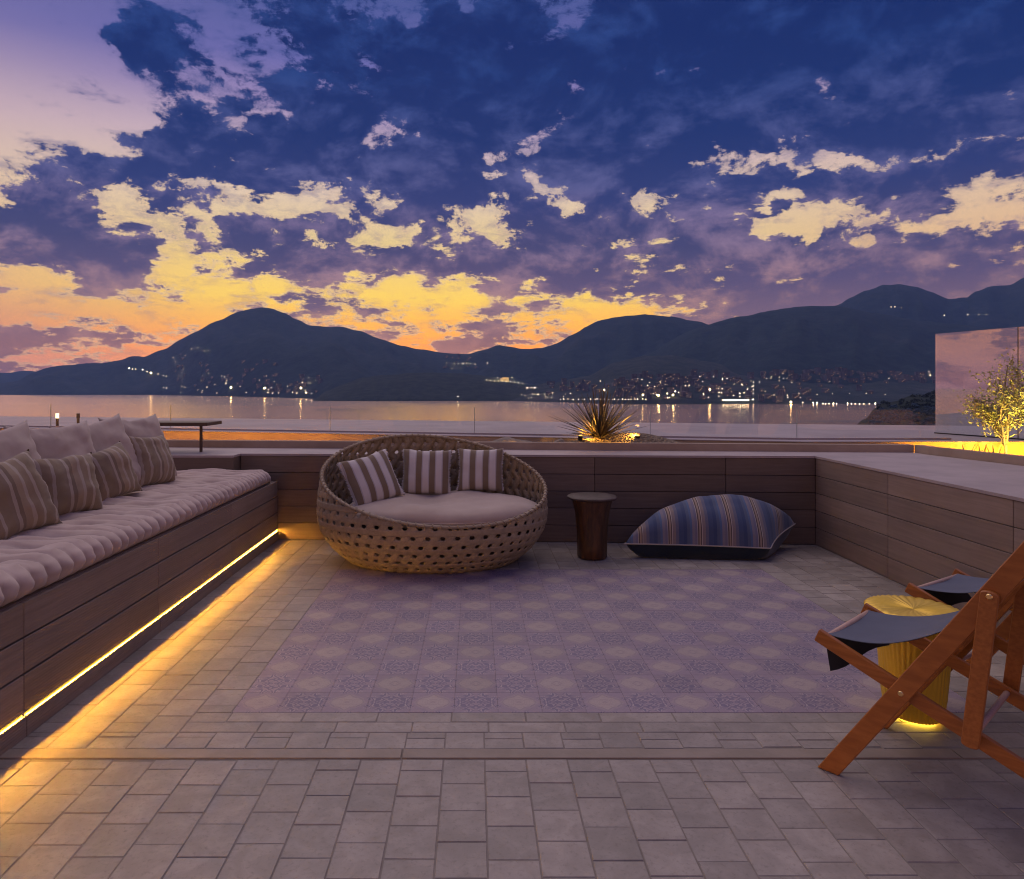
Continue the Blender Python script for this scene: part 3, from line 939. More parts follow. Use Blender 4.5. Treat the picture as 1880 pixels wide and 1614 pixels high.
# ------------------------------------------------------------------ throw pillows on the bench
lab_big = ['big lilac throw pillow nearest the camera, cut by the left picture edge', 'big lilac throw pillow second from the front, its lower front hidden by a beige cushion',
           'big lilac throw pillow third from the front, right of a beige cushion', 'big lilac pillow farthest along the bench, behind the last striped cushion']
lab_small = ['small beige striped cushion nearest the camera, at the left picture edge', 'small beige cushion second from the front, with a pointed upper corner',
             'small beige cushion third from the front, faintly striped', 'striped beige cushion farthest along the bench, tilted against the last pillow']
for k, yf in enumerate((4.14, 4.71, 5.20, 5.77)):
    w = .60 if k else .64
    me = pillow_mesh('big_throw_pillow', w, .60, .20, M['linen'], 11 + k, wr=.026, pinch=.15)
    yaw = R((16, 20, 22, 18)[k])
    nrm = Vector((math.cos(yaw), -math.sin(yaw), .42)).normalized()
    F = frame_from(nrm, (-.42, .06, 1))
    hx = F @ Vector((1, 0, 0))
    o = link('throw_pillow', me)
    c = Vector((-2.70, yf - .27, .94))
    place(o, c, F @ Matrix.Rotation(R((-3, 4, -2, 3)[k]), 3, 'Y'))
    tag(o, lab_big[k], 'pillow', 'big lilac pillows along the bench')
for k, (x, y, z, w, yaw, roll) in enumerate(((-2.44, 3.54, .86, .45, 26, -7), (-2.48, 4.12, .845, .41, 30, 8), (-2.51, 4.66, .85, .39, 26, -6), (-2.53, 5.30, .87, .43, 16, 6))):
    me = pillow_mesh('small_beige_pillow', w, w, .25, M['beige_stripe'], 31 + k, wr=.024, pinch=.14)
    ya = R(yaw); nrm = Vector((math.cos(ya), -math.sin(ya), .36)).normalized()
    F = frame_from(nrm, (-.36, .05, 1))
    o = link('beige_cushion', me); place(o, (x, y, z), F @ Matrix.Rotation(R(roll), 3, 'Y'))
    tag(o, lab_small[k], 'cushion', 'small beige cushions on the bench')

# ------------------------------------------------------------------ wicker daybed
M['wicker'] = pmat('wicker_strand', (.31, .24, .155), (.41, .32, .21), 30, .6, 260, .5, .003, stretch=(1, 1, 1), rnd=.10)
cx, cy, ax, by = -.35, 5.70, .955, .615
def Hrim(ph):          # ph: 0 = +x, 90 = back
    d = math.cos(ph - R(106)); 
    return .70 + .305 * d
def Rf(h):
    if h < .42: return math.sqrt(max(0, 1 - ((.42 - h) / .58) ** 2))
    return math.sqrt(max(0, 1 - ((h - .42) / 1.12) ** 2))
ARC = [0.0]; HS = [0.0]
for i in range(1, 241):
    h0, h1 = (i - 1) * .005, i * .005
    ARC.append(ARC[-1] + math.hypot(.005, (Rf(h1) - Rf(h0)) * .8)); HS.append(h1)
def h_of(L):
    if L <= 0: return L
    lo = min(range(len(ARC)), key=lambda i: abs(ARC[i] - L)) if False else None
    a, c = 0, len(ARC) - 1
    while c - a > 1:
        m_ = (a + c) // 2
        if ARC[m_] <= L: a = m_
        else: c = m_
    t = (L - ARC[a]) / (ARC[c] - ARC[a]); return HS[a] + (HS[c] - HS[a]) * t
def L_of(h):
    i = min(int(h / .005), 239); return ARC[i] + (ARC[i + 1] - ARC[i]) * (h - HS[i]) / .005
def shell(ph, L, off=0.0):
    h = h_of(max(0, L)); r = Rf(h)
    x = ax * r * math.cos(ph); y = by * r * math.sin(ph)
    # outward direction
    e = .004; h2 = h_of(max(0, L) + e)
    n = Vector((math.cos(ph) / ax, math.sin(ph) / by, 0)).normalized()
    dr = (Rf(h2) - r) / max(h2 - h, 1e-5)
    n = Vector((n.x, n.y, -dr * .8)).normalized()
    return Vector((x, y, h)) + n * off
NS = 52; per = math.pi * (3 * (ax + by) - math.sqrt((3 * ax + by) * (ax + 3 * by)))
aa = per * .95 / NS; dd = aa * math.sqrt(3) / 2; ww = dd * .63
daybed = empty('wicker_daybed', (cx, cy, 0), 0, 'large round wicker daybed with openwork shell and raised back', 'daybed')
def phi_of(s): return s / (per * .95) * 2 * math.pi
def ribbon(mb, path, width, off):
    """path [(s, L)] on the unrolled shell"""
    rows = []
    for i, (s, L) in enumerate(path):
        a = path[max(0, i - 1)]; c = path[min(len(path) - 1, i + 1)]
        d = Vector((c[0] - a[0], c[1] - a[1])).normalized(); nrm = Vector((-d.y, d.x))
        o_ = off(i)
        row = []
        for q, dep in ((-.5, -.002), (-.36, .0026), (-.2, .0002), (0, .0034), (.2, .0002), (.36, .0026), (.5, -.002)):
            row.append(shell(phi_of(s + nrm.x * width * q), max(0, L + nrm.y * width * q), o_ + dep))
        for q in (.5, -.5):
            row.append(shell(phi_of(s + nrm.x * width * q), max(0, L + nrm.y * width * q), o_ - .006))
        rows.append(row)
    n = len(mb.v); w = len(rows[0])
    for r in rows: mb.v += [tuple(p) for p in r]
    for i in range(len(rows) - 1):
        for j in range(w):
            j2 = (j + 1) % w
            mb.f.append((n + i * w + j, n + i * w + j2, n + (i + 1) * w + j2, n + (i + 1) * w + j))
LIM = lambda s: L_of(Hrim(phi_of(s)))
hoops = []
j = 0
while (j + .5) * dd < 1.35:
    L = (j + .5) * dd; run = []; segs = []
    N = 300
    for i in range(N + 1):
        s = i * per * .95 / N
        if L < LIM(s) - .005: run.append((s, L))
        else:
            if len(run) > 2: segs.append(run)
            run = []
    if len(run) > 2: segs.append(run)
    if len(segs) == 2 and segs[0][0][0] == 0 and segs[1][-1][0] > per * .94:
        segs = [segs[1] + [(s + per * .95, L_) for s, L_ in segs[0][1:]]]
    for sg in segs:
        mb = MB(); ribbon(mb, sg, ww, lambda i: .0035 + .0022 * math.sin(sg[i][0] / aa * 2 * math.pi)); mb.build('hoop_strand', M['wicker'], daybed, smooth=True)
    j += 1
for sgn in (1, -1):
    for k in range(NS):
        s0 = k * aa; path = []
        L = 0.0
        while True:
            s = s0 + sgn * L / math.sqrt(3)
            if L > LIM(s % (per * .95)) or L > 1.4: break
            path.append((s, L)); L += .022
        mb = MB(); base = .0012 if sgn > 0 else -.0012
        ribbon(mb, path, ww, lambda i: base + sgn * .0040 * math.sin(path[i][1] / dd * math.pi))
        mb.build('slanting_strand', M['wicker'], daybed, smooth=True)
# rolled rim, wrapped
mb = MB(); N = 190; P = []
for i in range(N):
    ph = 2 * math.pi * i / N; P.append(shell(ph, L_of(Hrim(ph)), 0))
ring = []
for i in range(N):
    t = (P[(i + 1) % N] - P[i - 1]).normalized(); a = t.cross(Vector((0, 0, 1))).normalized(); b_ = t.cross(a)
    rr = .013
    ring.append([tuple(P[i] + (a * math.cos(q) + b_ * math.sin(q)) * rr) for q in [2 * math.pi * z / 8 for z in range(8)]])
mb.grid(ring, True, True); mb.build('rim_roll', M['wicker'], daybed, smooth=True)
wrap = MB()
wm = None
for i in range(0, N, 2):
    t = (P[(i + 1) % N] - P[i - 1]).normalized(); a = t.cross(Vector((0, 0, 1))).normalized(); b_ = t.cross(a)
    pts = []
    for z in range(9):
        q = 2 * math.pi * z / 8
        pts.append(P[i] + (a * math.cos(q) + b_ * math.sin(q)) * .0145 + t * (.012 * math.sin(q)))
    wrap.tube(pts, .006, 5, cap=False)
tag(wrap.build('rim_wrapping', M['wicker'], daybed, smooth=True), kind='stuff')
# base plate
mb = MB(); mb.prism([(ax * Rf(0) * .97 * math.cos(R(i * 7.5)), by * Rf(0) * .97 * math.sin(R(i * 7.5))) for i in range(48)], .004, .022)
mb.build('base_ring', M['wicker'], daybed)
# inner platform under the seat cushion
mb = MB(); mb.prism([(ax * .93 * math.cos(R(i * 7.5)), by * .93 * math.sin(R(i * 7.5))) for i in range(48)], .30, .325)
mb.build('seat_platform', M['dark_wood'], daybed)
# seat cushion: thick, slightly lumpy oval
cush = MB(); Gc = []
na, nr = 72, 18
def cpt(th_, r, top):
    sx, sy_ = .82, .535
    edge = max(0, 1 - r ** 5) ** .5
    x = sx * r * math.cos(th_); y = sy_ * r * math.sin(th_)
    z = edge * (.105 if top else -.075)
    lump = .030 * noise.noise(Vector((x * 2.6 + 3, y * 2.6, 1))) + .012 * noise.noise(Vector((x * 7, y * 7, 4)))
    dip = -.035 * math.exp(-((x + .12) / .16) ** 2 - ((y + .0) / .35) ** 2)
    if top: z += (lump + dip) * edge
    return (x, y, z)
for i in range(na):
    t_ = 2 * math.pi * i / na
    row = [cpt(t_, r / nr, True) for r in range(nr + 1)]
    row[-1] = cpt(t_, 1.0, True)
    row += [cpt(t_, 1.0 - r / nr, False) for r in range(1, nr + 1)]
    Gc.append(row)
cush.grid(Gc, True, False)
o = cush.build('seat_cushion', M['seat_fabric'], None, smooth=True, loc=(cx + .10, cy - .06, .425)); o.rotation_euler = (R(1), R(0), 0)
tag(o, 'thick oval pinkish seat cushion filling the wicker daybed', 'cushion')
# cushion piping stays with it
pp = [Vector((.803 * math.cos(2 * math.pi * i / 80), .528 * math.sin(2 * math.pi * i / 80), .002)) for i in range(81)]
mb = MB(); mb.tube(pp, .007, 6, cap=False); mb.build('piping', M['seat_fabric'], o, smooth=True)

# three striped pillows in the daybed
def fringe(parent, w, h, seed):
    mb = MB(); r_ = random.Random(seed)
    for sx_ in (-1, 1):
        for i in range(46):
            z = -h / 2 * .93 + h * .93 * i / 45
            k = 1 - .10 * (1 - abs(z / (h / 2)) ** 2)
            x = sx_ * w / 2 * k * .985; l = r_.uniform(.012, .02); d = r_.uniform(-.006, .006)
            mb.quad((x, -.001, z - .003), (x + sx_ * l, r_.uniform(-.006, .006), z - .002 + d), (x + sx_ * l, r_.uniform(-.006, .006), z + .002 + d), (x, .001, z + .003))
    m_ = mb.build('fringe', M['fringe'], parent); tag(m_, kind='stuff')
M['fringe'] = fabric('pale_fringe', (.56, .52, .52), (.64, .60, .60))
for k, (x, y, z, w, yaw, tilt, roll, lab) in enumerate((
        (-.86, 5.68, .68, .46, 30, 26, -13, 'striped fringed pillow at the left end of the daybed, turned sideways'),
        (-.42, 5.98, .70, .43, 2, 16, 1, 'upright brown and white striped pillow in the middle of the daybed'),
        (.055, 5.98, .72, .40, -6, 14, 0, 'striped fringed pillow at the right end of the row in the daybed'))):
    me = pillow_mesh('striped_pillow', w, w * .95, .17, M['wide_stripe'], 51 + k, wr=.008, pinch=.08)
    o = link('striped_pillow', me)
    F = Matrix.Rotation(R(yaw), 3, 'Z') @ Matrix.Rotation(R(-tilt), 3, 'X') @ Matrix.Rotation(R(roll), 3, 'Y')
    place(o, (x, y, z), F)
    tag(o, lab, 'pillow', 'striped pillows in the daybed')
    fringe(o, w, w * .95, k)

# ------------------------------------------------------------------ stump side table
def lathe(mb, prof, n=48, fr=None):
    G = []
    for i in range(n):
        th_ = 2 * math.pi * i / n
        row = []
        for (r, z) in prof:
            k = fr(th_, z, r) if fr else 1.0
            row.append((r * k * math.cos(th_), r * k * math.sin(th_), z))
        G.append(row)
    mb.grid(G, True, False)
M['stump'] = pmat('stained_trunk', (.035, .014, .006), (.10, .042, .016), 9, .42, 30, .5, .006, stretch=(3, 3, .5), rnd=0)
M['stump_top'] = pmat('worn_trunk_top', (.035, .02, .016), (.09, .058, .048), 12, .6, 50, .4, .004, rnd=0)
st = empty('stump_stool', ((1087 - 871) / 1250 * 5.78, 5.78, 0), 0, 'dark reddish wooden stump side table with a flared top', 'side table')
mb = MB()
kr = lambda th_, z, r: 1 + .025 * math.sin(th_ * 5 + 1) + .02 * noise.noise(Vector((math.cos(th_) * 2.5, math.sin(th_) * 2.5, z * 2)))
lathe(mb, [(.002, .006), (.118, .006), (.124, .012), (.125, .10), (.130, .25), (.142, .38), (.160, .455), (.172, .495)], 56, kr)
mb.build('trunk', M['stump'], st, smooth=True)
mb = MB()
kt = lambda th_, z, r: 1 + .05 * noise.noise(Vector((math.cos(th_) * 2.2, math.sin(th_) * 2.2, 5))) + .015 * math.sin(th_ * 9)
lathe(mb, [(.15, .494), (.195, .500), (.209, .507), (.211, .516), (.206, .523), (.12, .526), (.06, .522), (.001, .523)], 64, kt)
mb.build('table_top', M['stump_top'], st, smooth=True)

# ------------------------------------------------------------------ big floor cushion
BL = [(0, (.10, .125, .19, 1)), (.10, (.10, .15, .25, 1)), (.17, (.23, .20, .23, 1)), (.26, (.18, .17, .23, 1)), (.34, (.44, .38, .33, 1)), (.36, (.10, .07, .06, 1)), (.40, (.36, .27, .20, 1)), (.46, (.10, .07, .06, 1)),
      (.49, (.52, .46, .40, 1)), (.51, (.25, .20, .19, 1)), (.62, (.15, .15, .20, 1)), (.72, (.075, .10, .18, 1)), (.88, (.06, .085, .16, 1))]
M['blue_stripe'] = stripe_mat('blue_and_tan_stripe', BL, .245, .004, var=.10)
M['navy'] = fabric('dark_navy_canvas', (.010, .018, .030), (.016, .026, .040))
M['pipe'] = fabric('tan_piping', (.42, .36, .30), (.5, .44, .38))
A = Vector((1.263, 5.74, .125)); B = Vector((2.45, 5.63, .112)); C = Vector((2.90, 6.14, .215)); D = Vector((1.62, 6.17, .17))
fc = empty('floor_cushion', (2.05, 5.9, 0), 0, 'huge floor cushion with blue and tan striped top and navy underside', 'floor cushion')
xdir = (B - A); yawc = math.atan2(xdir.y, xdir.x)
Rinv = Matrix.Rotation(-yawc, 3, 'Z')
fc.rotation_euler = (0, 0, yawc)
def seam(u, v):
    p = (A * (1 - u) * (1 - v) + B * (1 + u) * (1 - v) + C * (1 + u) * (1 + v) + D * (1 - u) * (1 + v)) / 4
    cen = (A + B + C + D) / 4
    k = max(abs(u), abs(v))
    pin = .065 * ((1 - u * u) * v ** 4 + (1 - v * v) * u ** 4)
    return p + (cen - p) * pin
def toloc(p): return tuple(Rinv @ (Vector(p) - fc.location))
n = 40
Gt, Gb = [], []
for i in range(n + 1):
    u = -1 + 2 * i / n; rt, rb = [], []
    for j in range(n + 1):
        v = -1 + 2 * j / n
        p = seam(u, v); pr = max(0, (1 - abs(u) ** 2.2) * (1 - abs(v) ** 2.2))
        zt = p.z + .30 * pr ** .40 * (1 + .12 * u) + .022 * noise.noise(p * 4) * pr + .007 * noise.noise(p * 14) * pr ** .5
        zt += .035 * pr * math.exp(-((v - .2) / .5) ** 2)
        rt.append(toloc((p.x, p.y, zt)))
        zb = max(.006, p.z - .30 * pr ** .42)
        bulg = 0
        rb.append(toloc((p.x, p.y, zb)))
    Gt.append(rt); Gb.append(rb[::-1])
mb = MB(); mb.grid(Gt); mb.build('striped_top', M['blue_stripe'], fc, smooth=True)
mb = MB(); mb.grid(Gb); mb.build('navy_underside', M['navy'], fc, smooth=True)
pts = []
for e in range(4):
    for i in range(24):
        t = -1 + 2 * i / 24
        u, v = ((t, -1), (1, t), (-t, 1), (-1, -t))[e]
        pts.append(toloc(seam(u, v)))
pts.append(pts[0]); mb = MB(); mb.tube(pts, .006, 6, cap=False); mb.build('piping', M['pipe'], fc, smooth=True)

# ------------------------------------------------------------------ gold fluted side table
def gold_mat():
    m, nt, b = new_mat('hammered_gold')
    b.inputs['Metallic'].default_value = .45; b.inputs['Base Color'].default_value = (.86, .56, .055, 1); b.inputs['Roughness'].default_value = .38
    v = coords(nt, 'Object'); bump(nt, b, noise_tex(nt, v, 40, 4, .6), .4, .003); return m
M['gold'] = gold_mat()
gx, gyy = (1677 - 871) / 1250 * 3.0, 3.0
gt = empty('gold_side_table', (gx, gyy, 0), 0, 'gold fluted drum table standing behind the near deck chair', 'side table')
mb = MB()
fl = lambda th_, z, r: 1 + .035 * abs(math.sin(th_ * 22 + 1.2 * math.sin(th_ * 3 + z * 9))) - .01
lathe(mb, [(.104, .012), (.112, .03), (.122, .10), (.130, .20), (.136, .29), (.142, .37), (.158, .43), (.180, .456)], 264, fl)
mb.build('fluted_body', M['gold'], gt, smooth=True)
mb = MB(); n = 264
prof = [(.178, .454), (.189, .462), (.190, .470), (.181, .474), (.15, .475), (.10, .474), (.05, .473), (.001, .470)]
G2 = []
for i in range(n):
    th_ = 2 * math.pi * i / n; row = []
    for (r, z) in prof:
        t = r / .190
        zz_ = z + (.0045 * abs(math.sin(th_ * 17 + 2.2 * math.sin(th_ * 2 + t * 2.5) + t * 1.5)) * (t ** .4) if r < .184 else 0)
        row.append((r * math.cos(th_), r * math.sin(th_), zz_))
    G2.append(row)
mb.grid(G2, True, False); mb.build('pleated_top', M['gold'], gt, smooth=True)
M['drum_glow'] = emat('drum_base_light', (1.0, .62, .05), 14)
mb = MB(); mb.prism([(.085 * math.cos(R(i * 15)), .085 * math.sin(R(i * 15))) for i in range(24)], .004, .014)
mb.build('base_light', M['drum_glow'], gt)

# ------------------------------------------------------------------ deck chairs
def wood_mat():
    m, nt, b = new_mat('orange_teak')
    v = coords(nt, 'Object', (1, 1, 1)); g = coords(nt, 'Generated', (3, 20, 20))
    n = noise_tex(nt, g, 2.0, 6, .6); n2 = noise_tex(nt, v, 60, 4, .6)
    col = mixc(nt, n.step(.3, .7), (.29, .094, .018), (.42, .148, .032))
    col = mixc(nt, n2.step(.5, .8) * .35, col, (.28, .075, .015))
    nt.links.new(col.k, b.inputs['Base Color']); b.inputs['Roughness'].default_value = .42
    bump(nt, b, n2, .2, .002); return m
M['teak'] = wood_mat()
M['sling'] = fabric('blue_grey_canvas', (.055, .070, .110), (.085, .100, .145))
M['dowel'] = pmat('pale_dowel', (.40, .25, .20), (.50, .33, .26), 20, .5, stretch=(1, 6, 6))
M['brass'] = pmat('brass_bolt', (.7, .5, .2), (.8, .6, .3), 10, .3, bstr=0, metallic=1, rnd=0)
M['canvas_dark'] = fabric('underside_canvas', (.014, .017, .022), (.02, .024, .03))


def slat(mb, p0, p1, w, t, y, notch=None):
    """flat bar in the xz plane between p0 and p1 (x,z), thickness along y centred on y"""
    a = Vector((p0[0], p0[1])); c = Vector((p1[0], p1[1])); d = (c - a).normalized(); n = Vector((-d.y, d.x)) * w / 2
    q = []
    def ends(p, s):
        out = []
        for k in range(7):
            ang_ = math.pi * (k / 6 - .5)
            out.append(p + d * s * math.cos(ang_) * w * .22 + n * (math.sin(ang_) * s * -1))
        return out
    poly = ends(a, -1) + ends(c, 1)
    if notch:
        base = [a - n, c - n]
        L = (c - a).length; poly = []
        poly += [a - n * 1, c - n * 1, c + n * 1]
        for (t0, t1) in sorted(notch, reverse=True):
            poly += [a + d * t1 + n, a + d * t1 + n * .35, a + d * t0 + n * 1.0 - n * .0]
        poly += [a + n]
    k = len(poly); m = len(mb.v)
    mb.v += [(p.x, y - t / 2, p.y) for p in poly] + [(p.x, y + t / 2, p.y) for p in poly]
    mb.f.append(tuple(m + i for i in range(k))); mb.f.append(tuple(m + 2 * k - 1 - i for i in range(k)))
    for i in range(k):
        j = (i + 1) % k; mb.f.append((m + j, m + i, m + k + i, m + k + j))


def deck_chair(name, loc, rz, label):
    r = empty(name, loc, rz, label, 'deck chair', 'folding deck chairs on the right')
    W = .52
    # local x: towards the back, y: across (far side +), z up
    fx = .0; ang_ = math.atan2(.779, .50)
    legd = Vector((math.cos(ang_), math.sin(ang_)))
    legA0 = Vector((.0, .0)); legA1 = legd * 1.55
    rb0 = Vector((-.05, .496)); rdir = Vector((1, -.405)).normalized(); rb1 = rb0 + rdir * 1.30
    for side, y in ((0, 0.0), (1, W)):
        mb = MB()
        # long leg, foot sawn level with the floor
        n = Vector((-legd.y, legd.x)) * .032
        a0 = legA0; k0 = a0 + n; k1 = a0 - n
        f0 = k0 - legd * (k0.y / legd.y); f1 = k1 - legd * (k1.y / legd.y)
        top = legA1
        poly = [f0, f1, top - n, top + legd * .02, top + n]
        m = len(mb.v); t = .021; k = len(poly)
        mb.v += [(p.x, y - t / 2, p.y + .001) for p in poly] + [(p.x, y + t / 2, p.y + .001) for p in poly]
        mb.f.append(tuple(range(m, m + k))); mb.f.append(tuple(m + 2 * k - 1 - i for i in range(k)))
        for i in range(k):
            j = (i + 1) % k; mb.f.append((m + j, m + i, m + k + i, m + k + j))
        mb.build('long_leg', M['teak'], r, bevel=.003)
        # seat rail with notches
        yi = y + (.024 if side == 0 else -.024)
        mb = MB(); slat(mb, rb0, rb1, .050, .021, yi, notch=[(.72, .80), (.86, .94), (1.0, 1.08)])
        mb.build('seat_rail', M['teak'], r, bevel=.0025)
        yo = y - (.023 if side == 0 else -.023)
        mb = MB(); slat(mb, Vector((.50, .785)), Vector((.448, .285)), .050, .020, yo)
        mb.build('prop', M['teak'], r, bevel=.003)
        for (p, yy) in ((Vector((.243, .376)), y), (Vector((.50, .779)), yo)):
            s = -1 if side == 0 else 1
            mb = MB(); mb.tube([(p.x, yy + s * .010, p.y), (p.x, yy + s * .0135, p.y)], [.010, .007], 12)
            mb.build('bolt', M['brass'], r, smooth=False)
    for (p, rad, mt, nm) in ((rb0 + rdir * .028, .0125, 'dowel', 'front_dowel'), (Vector((.448, .30)), .0105, 'dowel', 'prop_dowel'), (legd * 1.49, .0125, 'dowel', 'top_dowel'), (legd * .20, .010, 'dowel', 'foot_dowel'), (rb0 + rdir * 1.24, .011, 'dowel', 'rear_dowel')):
        y0_, y1_ = (.03, W - .03) if 'front' in nm or 'rear' in nm else (0, W)
        mb = MB(); mb.tube([(p.x, y0_, p.y), (p.x, y1_, p.y)], rad, 10); mb.build(nm, M[mt], r, smooth=True)
    # sling
    a = rb0 + rdir * .028 + Vector((0, .013)); c = legd * 1.49 + Vector((-.005, .012)); mb = MB(); Gs = []; Nn = 40
    for i in range(Nn + 1):
        t = i / Nn
        base = a.lerp(c, t); sagv = .235 * (4 * t * (1 - t)) ** 1.0 * (1 - .45 * t)
        nrm = Vector((.45, -.85)).normalized()
        q = base + nrm * sagv
        row = []
        for j in range(13):
            yy = .045 + (W - .09) * j / 12
            e = 2 * j / 12 - 1
            dz_ = -.010 * (1 - e * e) + .004 * noise.noise(Vector((t * 6, e * 2, loc[0])))
            row.append((q.x, yy, q.y + dz_))
        Gs.append(row)
    mb.grid(Gs)
    m2 = MB(); m2.grid([[(x, y, z - .0025) for (x, y, z) in row][::-1] for row in Gs])
    n_ = len(mb.v); mb.v += m2.v; mb.f += [tuple(n_ + i for i in f) for f in m2.f]
    mb.build('sling', M['sling'], r, smooth=True)
    # loose end of the canvas hanging from the front dowel
    mb = MB(); Gs = []
    p = rb0 + rdir * .028
    for i in range(9):
        t = i / 8
        row = []
        for j in range(9):
            e = j / 8; yy = .06 + (W - .12) * e * (1 - .15 * t)
            row.append((p.x - .013 + .02 * t + .10 * t * e, yy, p.y - .006 - (.125 - .05 * e) * t - .01 * math.sin(e * 7) * t))
        Gs.append(row)
    mb.grid(Gs); mb.build('loose_canvas', M['canvas_dark'], r, smooth=True)
    return r
rzc = math.atan2(-.75, .66)
c1 = deck_chair('deck_chair', (1.337, 2.57, 0), rzc, 'near folding deck chair in orange teak with blue canvas sling, cut by the right edge')
c2 = deck_chair('deck_chair', (2.07, 3.19, 0), rzc - R(9), 'farther orange teak deck chair behind the near one, beside the side wall')

# ------------------------------------------------------------------ planting
def leaf_mat(name, c1, c2, rough=.5):
    m = pmat(name, c1, c2, 12, rough, 90, .2, rnd=.25); return m
M['yucca'] = leaf_mat('stiff_leaf', (.06, .05, .028), (.13, .09, .045), .45)
M['olive_leaf'] = leaf_mat('olive_leaf', (.13, .15, .06), (.24, .25, .12), .55)
M['bark'] = pmat('olive_bark', (.10, .08, .06), (.20, .16, .12), 20, .9, 60, .6, .01, rnd=0)
M['rock'] = pmat('garden_stone', (.22, .18, .14), (.36, .30, .24), 6, .85, 25, .7, .02, rnd=.15)


def blade(L, w, droop, curl=.0, n=9):
    mb = MB(); rows = []
    for i in range(n + 1):
        t = i / n; wd = w * (1 - t) ** .75 * (1 if t > .06 else .75) + .0006
        x = L * t; z = -droop * L * t * t
        rows.append([(x, -wd, z + wd * .35), (x, 0, z - wd * .15), (x, wd, z + wd * .35)])
    mb.grid(rows)
    m2 = MB(); m2.grid([[(x, y, z - .0012) for x, y, z in r][::-1] for r in rows]); k = len(mb.v)
    mb.v += m2.v; mb.f += [tuple(k + i for i in f) for f in m2.f]
    return mb.mesh('leaf', M['yucca'], True)
pl = empty('spiky_plant', (1.285, 7.0, .90), 0, 'spiky rosette plant with stiff narrow leaves, lit orange from below behind the back wall', 'plant')
rg = random.Random(4)
blades = [blade(L, w, d) for L, w, d in ((.60, .012, .02), (.53, .014, .04), (.45, .013, .07), (.56, .011, .01), (.40, .012, .04))]
for i in range(112):
    a = i * 2.39996 + rg.uniform(-.2, .2); t = i / 111
    elev = R(88 - 76 * t ** .8 + rg.uniform(-5, 5))
    o = link('leaf', rg.choice(blades), pl, (.012 * math.cos(a), .012 * math.sin(a), rg.uniform(0, .05)), (rg.uniform(-.5, .5), -elev, a))
    o.rotation_mode = 'XYZ'; s = rg.uniform(.82, 1.08) * (1.0 - .12 * (t > .8)); o.scale = (s, 1, 1)
mb = MB(); mb.tube([(0, 0, -.10), (0, 0, .03)], [.035, .025], 10); mb.build('stem', M['bark'], pl, smooth=True)
# short ground shoots in the right-hand trough
for k, (x, y, n_, lab) in enumerate(((4.86, 6.72, 5, 'small dark shoots left of the pair by the orange-lit trough wall'), (4.99, 6.70, 3, 'single upright dark shoot between two others in the orange-lit trough'), (5.06, 6.62, 6, 'forked dark shoot closest to the olive trunk in the lit trough'))):
    p = empty('small_shoot', (x, y, .66), 0, lab, 'plant')
    for i in range(n_):
        link('leaf', blades[2], p, (0, 0, 0), (0, -R(rg.uniform(55, 88)), rg.uniform(0, 6.28))).scale = (.55, 1.2, 1)


def rock(loc, sx, sy, sz, seed, lab):
    bm = bmesh.new(); bmesh.ops.create_icosphere(bm, subdivisions=3, radius=1)
    for v in bm.verts:
        f = 1 + .28 * noise.fractal(v.co * 1.3 + Vector((seed, 0, 0)), 1, 2, 4)
        v.co = Vector((v.co.x * sx * f, v.co.y * sy * f, v.co.z * sz * f))
    me = bpy.data.meshes.new('stone'); bm.to_mesh(me); bm.free(); me.materials.append(M['rock'])
    me.polygons.foreach_set('use_smooth', [True] * len(me.polygons))
    return tag(link('stone', me, None, loc), lab, 'stone')
rock((.36, 7.42, .80), .26, .13, .085, 1, 'low flat stone lit orange behind the daybed')
rock((-.22, 7.44, .80), .20, .12, .07, 2, 'dim flat stone behind the back of the daybed')
rock((.92, 7.30, .80), .08, .07, .09, 3, 'small upright stone left of the spiky plant')
rock((1.86, 7.02, .84), .16, .09, .035, 4, 'low bright stone right of the spiky plant')

# small uplights (fixture + its lamp)
M['lamp_lens'] = emat('uplight_lens', (1.0, .55, .12), 3)
def uplight(loc, energy, color, aim, lab, size=.03, cone=120):
    u = empty('uplight', loc, 0, lab, 'garden light')
    mb = MB(); mb.tube([(0, 0, 0), (0, 0, .05)], [.022, .026], 14); mb.build('housing', M['dark_metal'], u)
    mb = MB(); mb.tube([(0, 0, .0505), (0, 0, .0525)], [.019, .019], 14); mb.build('lens', M['lamp_lens'], u)
    L = bpy.data.lights.new('uplight_lamp', 'SPOT'); L.energy = energy; L.color = color; L.shadow_soft_size = size; L.spot_size = R(cone); L.spot_blend = .6
    o = bpy.data.objects.new('uplight_lamp', L); COL.objects.link(o); o.parent = u
    d = Vector(aim) - Vector(loc) - Vector((0, 0, .06)); o.location = (0, 0, .06)
    o.rotation_euler = d.to_track_quat('-Z', 'Y').to_euler()
UPC = (1.0, .48, .07)
uplight((1.08, 6.93, .90), 22, UPC, (1.30, 7.05, 1.02), 'small uplight in front of the spiky plant on the left', cone=150)
uplight((1.66, 6.92, .90), 20, UPC, (1.40, 7.05, .98), 'small uplight to the right of the spiky plant', cone=160)
uplight((4.98, 6.30, .66), 85, (1.0, .68, .12), (5.15, 6.62, 1.3), 'uplight at the foot of the olive tree', cone=130)
uplight((5.36, 6.35, .66), 50, (1.0, .68, .12), (5.2, 6.6, 1.4), 'second uplight right of the olive trunk', cone=130)
uplight((.45, 7.12, .70), 6, UPC, (.36, 7.4, .86), 'faint uplight by the low stones behind the daybed', cone=150)

